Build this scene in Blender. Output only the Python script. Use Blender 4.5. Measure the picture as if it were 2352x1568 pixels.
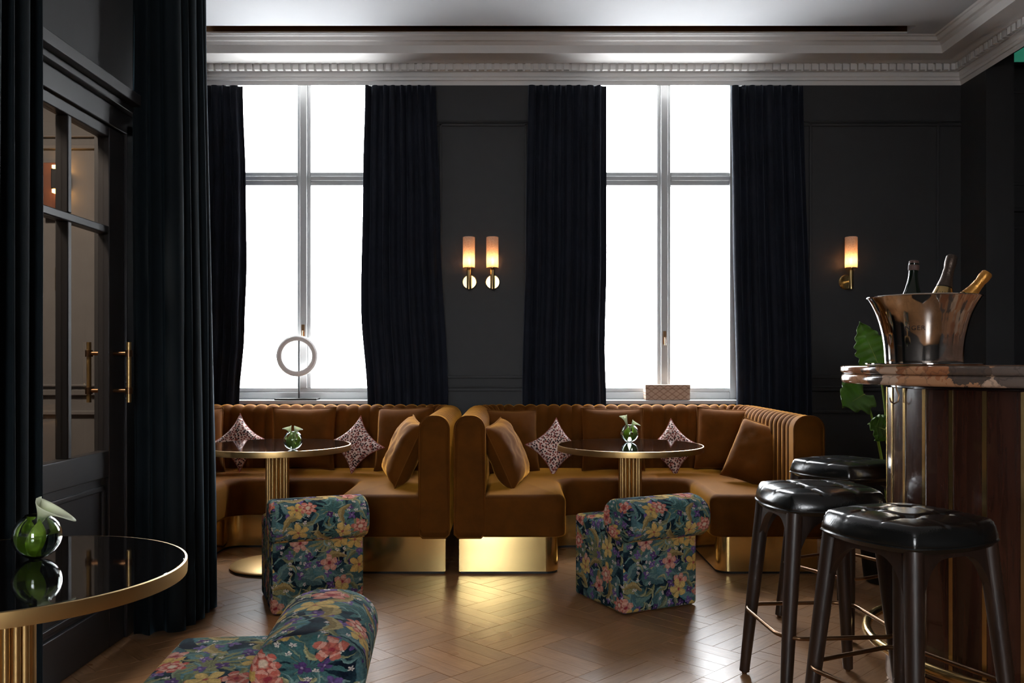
import bpy, bmesh, math, random
from mathutils import Vector, Matrix, Euler, noise
random.seed(7)
PI = math.pi
R = math.radians
for o in list(bpy.data.objects):
    bpy.data.objects.remove(o)
C = bpy.context.scene.collection
sc = bpy.context.scene

# ------------------------------------------------------------------ camera, world, exposure
F, CX, CY, CH = 2000.0, 1180.0, 832.0, 1.2        # focal length and principal point in pixels of 2352 x 1568, eye height
cd = bpy.data.cameras.new('camera'); cam = bpy.data.objects.new('camera', cd); C.objects.link(cam)
cam.location = (0, 0, CH); cam.rotation_euler = (PI/2, 0, 0)
cd.sensor_width = 36; cd.lens = 36*F/2352
cd.shift_x = -(CX-1176)/2352; cd.shift_y = (CY-784)/2352
cd.clip_start = 0.05
sc.camera = cam
SKY = 11.0
w = bpy.data.worlds.new('overcast_sky'); sc.world = w; w.use_nodes = True
bg = w.node_tree.nodes['Background']; bg.inputs[0].default_value = (0.93, 0.965, 1.0, 1); bg.inputs[1].default_value = SKY
_g = w.node_tree; _t = _g.nodes.new('ShaderNodeTexCoord'); _s = _g.nodes.new('ShaderNodeSeparateXYZ'); _r = _g.nodes.new('ShaderNodeValToRGB')
_g.links.new(_t.outputs['Generated'], _s.inputs[0]); _m = _g.nodes.new('ShaderNodeMath'); _m.operation = 'MULTIPLY_ADD'; _m.inputs[1].default_value = .5; _m.inputs[2].default_value = .5
_g.links.new(_s.outputs[2], _m.inputs[0]); _g.links.new(_m.outputs[0], _r.inputs[0]); _g.links.new(_r.outputs[0], bg.inputs[0])
_r.color_ramp.elements[0].position = .47; _r.color_ramp.elements[0].color = (.42, .43, .44, 1)      # ground and street
_r.color_ramp.elements[1].position = .52; _r.color_ramp.elements[1].color = (.93, .965, 1.0, 1)     # even cloud
sc.view_settings.view_transform = 'Standard'; sc.view_settings.look = 'None'
sc.view_settings.gamma = 1; sc.view_settings.use_curve_mapping = False
sc.view_settings.exposure = 1.35
sc.cycles.use_denoising = True
sc.cycles.max_bounces = 8; sc.cycles.diffuse_bounces = 3; sc.cycles.glossy_bounces = 4
sc.cycles.use_adaptive_sampling = True; sc.cycles.adaptive_threshold = .06; sc.cycles.adaptive_min_samples = 16; sc.cycles.use_light_tree = False
sc.cycles.transmission_bounces = 8; sc.cycles.transparent_max_bounces = 8
sc.cycles.sample_clamp_indirect = 8; sc.cycles.caustics_refractive = True
def portal(name, loc, rot, sx, sz):
    l = bpy.data.lights.new(name, 'AREA'); l.shape = 'RECTANGLE'; l.size = sx; l.size_y = sz
    l.cycles.is_portal = True
    o = bpy.data.objects.new(name, l); o.location = loc; o.rotation_euler = rot; C.objects.link(o)

# ------------------------------------------------------------------ key measures of the place
DW = 6.55                      # back wall plane
XW = 3.363                     # right wall plane
XL = -1.72                     # door wall plane on the left
XA = -2.80                     # alcove wall at far left
YR = -4.0                      # wall behind the camera
ZC = 3.53                      # ceiling
WIN = [(-1.617, 'a'), (1.158, 'b')]
WH = 0.56                      # half width of a window opening
for i, (x, _) in enumerate(WIN):
    portal('window_daylight', (x, DW+.26, 2.11), (-PI/2, 0, 0), 2*WH, 2.44)
RWX0, RWX1, RWZ0, RWZ1 = -.90, .45, .70, 3.15
portal('window_daylight', ((RWX0+RWX1)/2, YR-.24, (RWZ0+RWZ1)/2), (PI/2, 0, 0), RWX1-RWX0, RWZ1-RWZ0)

def px(x, y, d):               # a pixel at depth d as a point of the place
    return Vector(((x-CX)*d/F, d, CH-(y-CY)*d/F))

# ------------------------------------------------------------------ mesh helpers
class MB:
    def __init__(s): s.v = []; s.f = []; s.uv = []
    def add(s, v, f, uv=None):
        n = len(s.v); s.v += [tuple(p) for p in v]
        for i, q in enumerate(f):
            s.f.append(tuple(n+k for k in q)); s.uv.append(uv[i] if uv else None)
    def box(s, x0, x1, y0, y1, z0, z1):
        v = [(x, y, z) for z in (z0, z1) for y in (y0, y1) for x in (x0, x1)]
        s.add(v, [(0,2,3,1), (4,5,7,6), (0,1,5,4), (2,6,7,3), (0,4,6,2), (1,3,7,5)])
        return s
    def tube(s, pts, r, n=10, closed=False, cap=True):
        pts = [Vector(p) for p in pts]; m = len(pts)
        rr = r if isinstance(r, (list, tuple)) else [r]*m
        up = None; rings = []
        for i, p in enumerate(pts):
            if closed: t = pts[(i+1) % m]-pts[i-1]
            else: t = pts[min(i+1, m-1)]-pts[max(i-1, 0)]
            t.normalize()
            if up is None:
                up = Vector((0,0,1)) if abs(t.z) < .9 else Vector((0,1,0))
            a = t.cross(up).normalized(); b = a.cross(t).normalized(); up = b
            rings.append([p+rr[i]*(math.cos(2*PI*k/n)*a+math.sin(2*PI*k/n)*b) for k in range(n)])
        v = [q for ring in rings for q in ring]; f = []
        for i in range(m if closed else m-1):
            j = (i+1) % m
            for k in range(n):
                f.append((i*n+k, i*n+(k+1) % n, j*n+(k+1) % n, j*n+k))
        if cap and not closed:
            f.append(tuple(range(n-1, -1, -1))); f.append(tuple((m-1)*n+k for k in range(n)))
        s.add(v, f); return s
    def lathe(s, prof, n=32, loc=(0,0,0), a0=0, a1=2*PI, cap=True):
        full = abs(a1-a0-2*PI) < 1e-6; k = n if full else n+1
        v = []; f = []
        for r, z in prof:
            for i in range(k):
                a = a0+(a1-a0)*i/n
                v.append((loc[0]+r*math.cos(a), loc[1]+r*math.sin(a), loc[2]+z))
        for j in range(len(prof)-1):
            for i in range(n):
                i2 = (i+1) % k
                f.append((j*k+i, j*k+i2, (j+1)*k+i2, (j+1)*k+i))
        if cap and full:
            if prof[0][0] > 1e-5: f.append(tuple(range(k-1, -1, -1)))
            if prof[-1][0] > 1e-5: f.append(tuple((len(prof)-1)*k+i for i in range(k)))
        s.add(v, f); return s
    def prism(s, poly, z0, z1, rt=0, rb=0, seg=5):
        """extruded outline (counter-clockwise) with rounded upper and lower edges"""
        def off(d):
            if d == 0: return poly
            out = []; m = len(poly)
            for i in range(m):
                a, b, c = Vector(poly[i-1]), Vector(poly[i]), Vector(poly[(i+1) % m])
                e1 = (b-a).normalized(); e2 = (c-b).normalized()
                n1 = Vector((-e1.y, e1.x)); n2 = Vector((-e2.y, e2.x)); nn = (n1+n2).normalized()
                out.append(tuple(b+nn*(d/max(.4, nn.dot(n1)))))
            return out
        lv = []
        if rb > 0: lv += [(rb*(1-math.cos(t*PI/2/seg)), z0+rb*(1-math.sin(t*PI/2/seg))) for t in range(seg)][::-1] if False else [(rb*(1-math.sin(t*PI/2/seg)), z0+rb*(1-math.cos(t*PI/2/seg))) for t in range(seg)]
        lv.append((0, z0+rb))
        lv.append((0, z1-rt))
        if rt > 0: lv += [(rt*(1-math.cos(t*PI/2/seg)), z1-rt+rt*math.sin(t*PI/2/seg)) for t in range(1, seg+1)]
        m = len(poly); v = []; f = []
        for d, z in lv: v += [(p[0], p[1], z) for p in off(d)]
        for j in range(len(lv)-1):
            for i in range(m):
                i2 = (i+1) % m
                f.append((j*m+i, j*m+i2, (j+1)*m+i2, (j+1)*m+i))
        f.append(tuple(range(m-1, -1, -1))); f.append(tuple((len(lv)-1)*m+i for i in range(m)))
        s.add(v, f); return s
    def xf(s, M):
        s.v = [tuple(M @ Vector(p)) for p in s.v]; return s
    def mesh(s, name, sharp=38):
        me = bpy.data.meshes.new(name); me.from_pydata(s.v, [], s.f); me.update()
        if any(u is not None for u in s.uv):
            l = me.uv_layers.new(name='UVMap').data; k = 0
            for q, u in zip(s.f, s.uv):
                for j in range(len(q)):
                    l[k].uv = u[j] if u else (0, 0); k += 1
        me.polygons.foreach_set('use_smooth', [True]*len(me.polygons))
        me.set_sharp_from_angle(angle=R(sharp))
        return me
    def obj(s, name, mat, parent=None, bev=0, sharp=38, loc=None, rot=None, seg=2):
        o = bpy.data.objects.new(name, s.mesh(name, sharp)); C.objects.link(o)
        o.data.materials.append(mat)
        if parent: o.parent = parent
        if loc is not None: o.location = loc
        if rot is not None: o.rotation_euler = rot
        if bev:
            m = o.modifiers.new('edge', 'BEVEL'); m.width = bev; m.segments = seg; m.limit_method = 'ANGLE'; m.angle_limit = R(40)
            m.harden_normals = False
        return o

def tag(o, label=None, cat=None, group=None, kind=None):
    if label: o['label'] = label
    if cat: o['category'] = cat
    if group: o['group'] = group
    if kind: o['kind'] = kind
    return o
def empty(name, loc=(0,0,0), rz=0):
    o = bpy.data.objects.new(name, None); o.empty_display_size = .1; C.objects.link(o)
    o.location = loc; o.rotation_euler = (0, 0, rz); return o
def copy_tree(o, parent=None):
    c = o.copy(); C.objects.link(c)
    c.parent = parent
    for ch in list(o.children): copy_tree(ch, c)
    return c
def fillet(pts, rad, seg=6):
    """outline with rounded corners; rad = one radius per point"""
    out = []; m = len(pts)
    for i in range(m):
        a, b, c = Vector(pts[i-1]), Vector(pts[i]), Vector(pts[(i+1) % m]); r = rad[i]
        if r <= 0: out.append(tuple(b)); continue
        u = (a-b).normalized(); v = (c-b).normalized()
        ang = u.angle(v); t = r/math.tan(ang/2)
        p0 = b+u*t; p1 = b+v*t; cen = b+(u+v).normalized()*(r/math.sin(ang/2))
        a0 = math.atan2((p0-cen).y, (p0-cen).x); a1 = math.atan2((p1-cen).y, (p1-cen).x)
        d = (a1-a0+PI) % (2*PI)-PI
        for k in range(seg+1):
            q = a0+d*k/seg; out.append((cen.x+r*math.cos(q), cen.y+r*math.sin(q)))
    return out
def rbox(name, mat, parent, x0, x1, y0, y1, z0, z1, bev=.004, seg=2):
    return MB().box(x0, x1, y0, y1, z0, z1).obj(name, mat, parent, bev=bev, seg=seg)
def lerp(tab, z):
    """smooth interpolation in a table of rows (z, value...)"""
    if z <= tab[0][0]: return tab[0][1:]
    for a, b in zip(tab, tab[1:]):
        if z <= b[0]:
            t = (z-a[0])/(b[0]-a[0]); t = t*t*(3-2*t)
            return tuple(p+(q-p)*t for p, q in zip(a[1:], b[1:]))
    return tab[-1][1:]

# ------------------------------------------------------------------ materials
def mat(name):
    m = bpy.data.materials.new(name); m.use_nodes = True
    return m, m.node_tree, m.node_tree.nodes['Principled BSDF']
class G:
    """small helper for wiring shader nodes"""
    def __init__(s, nt): s.nt = nt
    def n(s, t, ins=(), **kw):
        x = s.nt.nodes.new(t)
        for k, v in kw.items(): setattr(x, k, v)
        for k, v in (ins.items() if isinstance(ins, dict) else enumerate(ins)):
            if v is None: continue
            if isinstance(v, bpy.types.NodeSocket): s.nt.links.new(v, x.inputs[k])
            else: x.inputs[k].default_value = v
        return x
    def m(s, op, a, b=None, c=None, clamp=False):
        x = s.n('ShaderNodeMath', (a, b, c), operation=op); x.use_clamp = clamp; return x.outputs[0]
    def mix(s, f, a, b):
        x = s.n('ShaderNodeMix', data_type='RGBA')
        for i, v in ((0, f), (6, a), (7, b)):
            if isinstance(v, bpy.types.NodeSocket): s.nt.links.new(v, x.inputs[i])
            else: x.inputs[i].default_value = v
        return x.outputs[2]
    def ramp(s, f, stops, interp='LINEAR'):
        x = s.n('ShaderNodeValToRGB', (f,)); cr = x.color_ramp; cr.interpolation = interp
        while len(cr.elements) < len(stops): cr.elements.new(.5)
        for e, (p, c) in zip(cr.elements, stops): e.position = p; e.color = c if len(c) == 4 else (*c, 1)
        return x.outputs[0]
    def link(s, a, b): s.nt.links.new(a, b)
def c4(*c): return (*c, 1)
def plain(name, col, rough=.5, metal=0, bump=0, scale=60, var=.12, **kw):
    """a principled surface with a little mottling and fine relief"""
    m, nt, b = mat(name); g = G(nt)
    tc = g.n('ShaderNodeTexCoord').outputs['Object']
    nz = g.n('ShaderNodeTexNoise', {'Vector': tc, 'Scale': scale*.15, 'Detail': 4.0}).outputs[0]
    lo = tuple(x*(1-var) for x in col); hi = tuple(min(1, x*(1+var)) for x in col)
    g.link(g.mix(nz, c4(*lo), c4(*hi)), b.inputs['Base Color'])
    b.inputs['Roughness'].default_value = rough; b.inputs['Metallic'].default_value = metal
    for k, v in kw.items(): b.inputs[k.replace('_', ' ')].default_value = v
    if bump:
        n2 = g.n('ShaderNodeTexNoise', {'Vector': tc, 'Scale': float(scale), 'Detail': 3.0}).outputs[0]
        bp = g.n('ShaderNodeBump', {'Height': n2, 'Strength': bump, 'Distance': .004})
        g.link(bp.outputs[0], b.inputs['Normal'])
    return m
def velvet(name, col, sheen=.5, tint=(1,1,1), rough=.85):
    m, nt, b = mat(name); g = G(nt)
    tc = g.n('ShaderNodeTexCoord').outputs['Object']
    a = g.n('ShaderNodeTexNoise', {'Vector': tc, 'Scale': 5.0, 'Detail': 5.0, 'Roughness': .6}).outputs[0]
    g.link(g.ramp(a, [(.3, tuple(x*.72 for x in col)), (.7, tuple(min(1, x*1.2) for x in col))]), b.inputs['Base Color'])
    b.inputs['Roughness'].default_value = rough
    b.inputs['Specular IOR Level'].default_value = .15
    b.inputs['Sheen Weight'].default_value = sheen; b.inputs['Sheen Roughness'].default_value = .28
    b.inputs['Sheen Tint'].default_value = c4(*tint)
    f = g.n('ShaderNodeTexNoise', {'Vector': tc, 'Scale': 450.0, 'Detail': 2.0}).outputs[0]
    g.link(g.n('ShaderNodeBump', {'Height': f, 'Strength': .12, 'Distance': .002}).outputs[0], b.inputs['Normal'])
    return m
def clear_glass(name, tint=(1,1,1), gloss=1.0):
    m = bpy.data.materials.new(name); m.use_nodes = True; nt = m.node_tree; nt.nodes.clear(); g = G(nt)
    out = g.n('ShaderNodeOutputMaterial'); t = g.n('ShaderNodeBsdfTransparent', (c4(*tint),))
    s = g.n('ShaderNodeBsdfGlossy', {'Roughness': .02})
    fc = g.n('ShaderNodeLayerWeight', {'Blend': .5}).outputs['Facing']
    fr = g.m('MULTIPLY', g.m('MULTIPLY_ADD', g.m('POWER', fc, 5.0), .9, .04), gloss)
    mx = g.n('ShaderNodeMixShader', (fr, t.outputs[0], s.outputs[0])); g.link(mx.outputs[0], out.inputs[0])
    return m
def glow(name, col, strength):
    m, nt, b = mat(name); b.inputs['Base Color'].default_value = c4(*col)
    b.inputs['Emission Color'].default_value = c4(*col); b.inputs['Emission Strength'].default_value = strength
    return m

M = {}
M['wall'] = plain('dark_paint', (.031, .030, .0312), .62, bump=.06, scale=90)
M['wall_warm'] = plain('corridor_paint', (.16, .15, .145), .6, bump=.05, scale=90)
M['white'] = plain('cornice_paint', (.80, .78, .76), .6, var=.03)
M['ceil'] = plain('ceiling_paint', (.70, .72, .75), .8, var=.02)
M['frame'] = plain('window_paint', (.55, .56, .56), .4, var=.04)
M['door'] = plain('door_paint', (.030, .029, .031), .38, var=.08)
M['brass'] = plain('brass', (.72, .50, .21), .24, 1.0, var=.06, scale=30)
M['brass_plinth'] = plain('polished_brass', (.80, .58, .24), .17, 1.0, var=.06, scale=20)
M['brass_rim'] = plain('brushed_brass', (.62, .41, .17), .38, 1.0, var=.08, scale=30)
M['bronze'] = plain('bronze', (.24, .135, .07), .3, 1.0)
M['black'] = plain('black_paint', (.008, .008, .008), .5)
M['velvet'] = velvet('mustard_velvet', (.105, .0315, .0016), 1.0, (1, .44, .05))
M['cushion'] = velvet('mustard_cushion_velvet', (.12, .036, .0025), 1.0, (1, .46, .08))
M['drape'] = velvet('navy_drape', (.012, .014, .022), .25, (.55, .68, .9), .8)
M['velvet_black'] = velvet('black_teal_velvet', (.004, .0075, .010), .22, (.45, .75, .95), .75)
M['leather'] = plain('black_leather', (.007, .007, .0065), .20, bump=.10, scale=220, Specular_IOR_Level=.7)
M['table_black'] = plain('black_glass_top', (.006, .005, .005), .04, Specular_IOR_Level=.75)
M['chrome'] = plain('polished_steel', (.66, .60, .55), .07, 1.0, var=.05)
M['stone'] = plain('pale_stone', (.72, .70, .68), .8, bump=.3, scale=60)
M['pane'] = clear_glass('window_glass')
M['door_pane'] = clear_glass('door_glass', (.93, .92, .9), 1.0)
M['leaf'] = plain('leaf_green', (.15, .28, .055), .42, var=.4, scale=60, Subsurface_Weight=0.0)
M['stem'] = plain('stem_green', (.34, .46, .08), .5, var=.2)
M['vase_leaf'] = plain('bright_leaf', (.42, .60, .03), .5, var=.35, scale=200)
M['sign'] = glow('green_sign', (.05, .38, .24), .12)
M['ink'] = plain('dark_ink', (.03, .02, .02), .5)

def wood(name, c1, c2, rough, coat=0, scale=3.0, stretch=14):
    m, nt, b = mat(name); g = G(nt)
    tc = g.n('ShaderNodeTexCoord').outputs['Object']
    mp = g.n('ShaderNodeMapping', {'Vector': tc, 'Scale': (stretch, stretch, 1.0)}).outputs[0]
    a = g.n('ShaderNodeTexNoise', {'Vector': mp, 'Scale': scale, 'Detail': 6.0, 'Roughness': .6, 'Distortion': .4}).outputs[0]
    oi = g.n('ShaderNodeObjectInfo').outputs['Random']
    col = g.ramp(a, [(.32, c1), (.68, c2)])
    k = g.m('MULTIPLY_ADD', oi, .5, .75)
    hs = g.n('ShaderNodeHueSaturation', {'Value': k, 'Color': col}).outputs[0]
    g.link(hs, b.inputs['Base Color']); b.inputs['Roughness'].default_value = rough
    b.inputs['Coat Weight'].default_value = coat; b.inputs['Coat Roughness'].default_value = .06
    g.link(g.n('ShaderNodeBump', {'Height': a, 'Strength': .08, 'Distance': .003}).outputs[0], b.inputs['Normal'])
    return m
M['mahogany'] = wood('dark_mahogany', (.022, .007, .004), (.044, .014, .008), .24, .35)
M['stool_wood'] = wood('dark_stained_wood', (.012, .006, .004), (.035, .016, .009), .42, .1)
M['brown_wood'] = wood('brown_wood', (.10, .035, .018), (.16, .06, .03), .4)

def parquet():
    m, nt, b = mat('oak_parquet'); g = G(nt)
    uv = g.n('ShaderNodeUVMap').outputs[0]
    isl = g.n('ShaderNodeNewGeometry').outputs['Random Per Island']
    oi = g.n('ShaderNodeObjectInfo').outputs['Random']
    rnd = g.m('FRACT', g.m('ADD', isl, oi))
    off = g.n('ShaderNodeCombineXYZ', (g.m('MULTIPLY', rnd, 37.0), g.m('MULTIPLY', rnd, 91.0), 0.0)).outputs[0]
    v = g.n('ShaderNodeVectorMath', (uv, off), operation='ADD').outputs[0]
    mp = g.n('ShaderNodeMapping', {'Vector': v, 'Scale': (2.5, 30.0, 1.0)}).outputs[0]
    a = g.n('ShaderNodeTexNoise', {'Vector': mp, 'Scale': 3.0, 'Detail': 6.0, 'Roughness': .65, 'Distortion': .3}).outputs[0]
    grain = g.ramp(a, [(.25, (.19, .088, .036)), (.55, (.29, .147, .064)), (.8, (.355, .19, .088))])
    val = g.m('MULTIPLY_ADD', rnd, .30, .84)
    col = g.n('ShaderNodeHueSaturation', {'Value': val, 'Color': grain}).outputs[0]
    g.link(col, b.inputs['Base Color'])
    tc = g.n('ShaderNodeNewGeometry').outputs['Position']
    w_ = g.n('ShaderNodeTexNoise', {'Vector': tc, 'Scale': 2.2, 'Detail': 4.0}).outputs[0]
    g.link(g.m('MULTIPLY_ADD', w_, .22, .20), b.inputs['Roughness'])
    b.inputs['Specular IOR Level'].default_value = .42
    hb = g.m('ADD', g.m('MULTIPLY', a, .5), g.m('MULTIPLY', g.n('ShaderNodeTexNoise', {'Vector': tc, 'Scale': 14.0, 'Detail': 2.0}).outputs[0], .8))
    g.link(g.n('ShaderNodeBump', {'Height': hb, 'Strength': .12, 'Distance': .006}).outputs[0], b.inputs['Normal'])
    return m
M['parquet'] = parquet()

def marble():
    m, nt, b = mat('rose_marble'); g = G(nt)
    tc = g.n('ShaderNodeTexCoord').outputs['Object']
    wz = g.n('ShaderNodeTexNoise', {'Vector': tc, 'Scale': 6.0, 'Detail': 6.0, 'Roughness': .6})
    v = g.n('ShaderNodeVectorMath', (tc, g.n('ShaderNodeVectorMath', (wz.outputs['Color'], (.22, .22, .22)), operation='MULTIPLY').outputs[0]), operation='ADD').outputs[0]
    vo = g.n('ShaderNodeTexVoronoi', {'Vector': v, 'Scale': 13.0})
    col = g.ramp(g.n('ShaderNodeSeparateColor', (vo.outputs['Color'],)).outputs[0],
                 [(0, (.40, .15, .065)), (.22, (.50, .25, .13)), (.45, (.07, .06, .055)), (.55, (.58, .40, .29)), (.70, (.34, .13, .06)), (.92, (.12, .10, .09))], 'CONSTANT')
    ve = g.n('ShaderNodeTexVoronoi', {'Vector': v, 'Scale': 11.0}, feature='DISTANCE_TO_EDGE').outputs[0]
    vein = g.ramp(ve, [(0, (1, 1, 1)), (.05, (0, 0, 0))])
    fine = g.n('ShaderNodeTexNoise', {'Vector': tc, 'Scale': 40.0, 'Detail': 5.0}).outputs[0]
    col = g.mix(g.m('MULTIPLY', fine, .22), col, c4(.42, .22, .12))
    col = g.mix(g.m('MULTIPLY', vein, .45), col, c4(.05, .04, .04))
    g.link(col, b.inputs['Base Color']); b.inputs['Roughness'].default_value = .12
    return m
M['marble'] = marble()

def leopard():
    m, nt, b = mat('spotted_fabric'); g = G(nt)
    uv = g.n('ShaderNodeUVMap').outputs[0]
    wz = g.n('ShaderNodeTexNoise', {'Vector': uv, 'Scale': 60.0, 'Detail': 2.0}).outputs['Color']
    v = g.n('ShaderNodeVectorMath', (uv, g.n('ShaderNodeVectorMath', (wz, (.012, .012, 0)), operation='MULTIPLY').outputs[0]), operation='ADD').outputs[0]
    vo = g.n('ShaderNodeTexVoronoi', {'Vector': v, 'Scale': 72.0, 'Randomness': .9}, voronoi_dimensions='2D')
    mask = g.ramp(vo.outputs['Distance'], [(.37, (1, 1, 1)), (.44, (0, 0, 0))])
    r = g.n('ShaderNodeSeparateColor', (vo.outputs['Color'],)).outputs[0]
    spot = g.ramp(r, [(0, (.03, .008, .008)), (.40, (.20, .028, .02)), (.75, (.34, .07, .04))], 'CONSTANT')
    col = g.mix(mask, c4(.82, .62, .55), spot)
    g.link(col, b.inputs['Base Color']); b.inputs['Roughness'].default_value = .9; b.inputs['Sheen Weight'].default_value = .2
    return m
M['leopard'] = leopard()

def floral():
    """tapestry of leaves, palm fans and flowers on a dark ground, drawn layer over layer"""
    m, nt, b = mat('floral_tapestry'); g = G(nt)
    uv0 = g.n('ShaderNodeUVMap').outputs[0]
    wz = g.n('ShaderNodeTexNoise', {'Vector': uv0, 'Scale': 26.0, 'Detail': 3.0, 'Roughness': .6}).outputs['Color']
    uvw = g.n('ShaderNodeVectorMath', (uv0, g.n('ShaderNodeVectorMath', (wz, (.028, .028, 0)), operation='MULTIPLY').outputs[0]), operation='ADD').outputs[0]
    def cell(scale, seed, rnd=.7):
        p = g.n('ShaderNodeVectorMath', (uvw, (seed*1.7, seed*.9, 0)), operation='ADD').outputs[0]
        vo = g.n('ShaderNodeTexVoronoi', {'Vector': p, 'Scale': scale, 'Randomness': rnd}, voronoi_dimensions='2D')
        loc = g.n('ShaderNodeVectorMath', (p, vo.outputs['Position']), operation='SUBTRACT').outputs[0]
        loc = g.n('ShaderNodeVectorMath', (loc, (scale, scale, 0)), operation='MULTIPLY').outputs[0]
        s = g.n('ShaderNodeSeparateColor', (vo.outputs['Color'],))
        return loc, s.outputs[0], s.outputs[1], s.outputs[2]
    def polar(loc, turn):
        x = g.n('ShaderNodeSeparateXYZ', (loc,))
        r = g.n('ShaderNodeVectorMath', (loc,), operation='LENGTH').outputs['Value']
        th = g.m('ADD', g.m('ARCTAN2', x.outputs[1], x.outputs[0]), g.m('MULTIPLY', turn, 6.2832))
        return r, th
    def rotated(loc, turn):
        x = g.n('ShaderNodeVectorRotate', {'Vector': loc, 'Angle': g.m('MULTIPLY', turn, 6.2832)}, rotation_type='Z_AXIS').outputs[0]
        s = g.n('ShaderNodeSeparateXYZ', (x,)); return s.outputs[0], s.outputs[1]
    def step(v, edge, soft=.03):       # 1 below the edge
        return g.m('DIVIDE', g.m('SUBTRACT', edge, v), soft, clamp=True)
    def keep(v, lim): return g.m('LESS_THAN', v, lim)
    bgn = g.n('ShaderNodeTexNoise', {'Vector': uv0, 'Scale': 20.0, 'Detail': 3.0}).outputs[0]
    col = g.ramp(bgn, [(.4, (.006, .009, .018)), (.6, (.015, .035, .045))])
    def leaves(col, scale, seed, stops, width, lim, curl=.25):
        loc, a, bb, cc = cell(scale, seed)
        x, y = rotated(loc, a)
        y = g.m('SUBTRACT', y, g.m('MULTIPLY', g.m('MULTIPLY', x, x), curl))
        ay = g.m('ABSOLUTE', y)
        prof = g.m('MULTIPLY', g.m('SUBTRACT', .36, g.m('MULTIPLY', x, x)), width)
        mask = g.m('MULTIPLY', step(ay, prof, .03), keep(bb, lim))
        shade = g.m('ADD', g.m('MULTIPLY', ay, 1.6), g.m('MULTIPLY', g.m('SINE', g.m('ADD', g.m('MULTIPLY', x, 34.0), g.m('MULTIPLY', ay, 40.0))), .14))
        base = g.ramp(cc, stops)
        lite = g.mix(.22, base, c4(.42, .48, .36)); dark = g.mix(.6, base, c4(.008, .014, .02))
        lc = g.mix(g.m('MULTIPLY', shade, 1.5, clamp=True), lite, base)
        lc = g.mix(g.m('MULTIPLY', g.m('GREATER_THAN', y, 0.0), .55), lc, dark)
        return g.mix(mask, col, lc)
    def petals(col, scale, seed, n, r0, amp, stops, core, lim, sharp=1.0, rings=0.0):
        loc, a, bb, cc = cell(scale, seed)
        r, th = polar(loc, a)
        pet = g.m('POWER', g.m('ABSOLUTE', g.m('COSINE', g.m('MULTIPLY', th, n/2))), sharp)
        edge = g.m('MULTIPLY_ADD', pet, amp, r0)
        mask = g.m('MULTIPLY', step(r, edge, .03), keep(bb, lim))
        base = g.ramp(cc, stops)
        line = g.m('MULTIPLY', g.m('SUBTRACT', 1.0, pet, clamp=True), .75)
        pc = g.mix(line, base, g.mix(.75, base, c4(.03, .008, .015)))
        if rings:
            rg = g.m('GREATER_THAN', g.m('SINE', g.m('ADD', g.m('MULTIPLY', r, rings), g.m('MULTIPLY', pet, 2.0))), .25)
            pc = g.mix(g.m('MULTIPLY', rg, .6), pc, c4(.62, .36, .28))
        pc = g.mix(step(r, r0*.55, .05), pc, c4(*core))
        return g.mix(mask, col, pc)
    teal = [(0, (.022, .075, .088)), (.5, (.048, .140, .170)), (1, (.030, .090, .078))]
    olive = [(0, (.060, .075, .016)), (.5, (.15, .12, .03)), (1, (.045, .070, .028))]
    ochre = [(0, (.26, .15, .028)), (1, (.36, .23, .055))]
    col = leaves(col, 7, 1, teal, 1.0, .85)
    col = leaves(col, 9, 2, teal, .7, .7)
    col = leaves(col, 12, 3, [(0, (.10, .11, .03)), (.5, (.24, .19, .06)), (1, (.06, .12, .10))], .4, .6, .8)
    col = petals(col, 5.2, 4, 15, .05, .45, [(0, (.045, .12, .12)), (.6, (.12, .15, .07)), (1, (.26, .23, .11))], (.02, .05, .05), .62, .9)
    col = leaves(col, 15, 16, [(0, (.16, .15, .05)), (1, (.34, .28, .12))], .28, .55, 1.3)
    col = leaves(col, 17, 17, [(0, (.06, .16, .17)), (1, (.17, .27, .26))], .28, .55, 1.2)
    col = petals(col, 20, 6, 4, .18, .24, [(0, (.06, .025, .10)), (1, (.16, .10, .27))], (.28, .20, .30), .42)
    col = petals(col, 38, 7, 5, .16, .2, [(0, (.58, .52, .44)), (1, (.52, .44, .40))], (.03, .02, .06), .16)
    col = leaves(col, 8.5, 8, ochre, .42, .48, 1.0)
    col = petals(col, 10, 9, 5, .20, .24, [(0, (.50, .17, .12)), (.5, (.52, .27, .20)), (1, (.42, .10, .07))], (.24, .03, .04), .25, .6, 26.0)
    col = petals(col, 8.5, 10, 5, .15, .28, [(0, (.50, .30, .085)), (1, (.56, .39, .14))], (.30, .07, .06), .40, .6)
    col = petals(col, 8.2, 12, 7, .22, .15, [(0, (.44, .09, .065)), (1, (.50, .19, .14))], (.55, .42, .31), .15, .8, 30.0)
    fib = g.n('ShaderNodeTexNoise', {'Vector': uv0, 'Scale': 160.0, 'Detail': 3.0}).outputs[0]
    col = g.n('ShaderNodeHueSaturation', {'Value': g.m('MULTIPLY_ADD', fib, 1.1, .45), 'Color': col}).outputs[0]
    g.link(col, b.inputs['Base Color'])
    b.inputs['Roughness'].default_value = .95; b.inputs['Specular IOR Level'].default_value = .05
    wv = g.n('ShaderNodeTexNoise', {'Vector': uv0, 'Scale': 700.0, 'Detail': 1.0}).outputs[0]
    g.link(g.n('ShaderNodeBump', {'Height': wv, 'Strength': .2, 'Distance': .001}).outputs[0], b.inputs['Normal'])
    return m
M['floral'] = floral()

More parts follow.
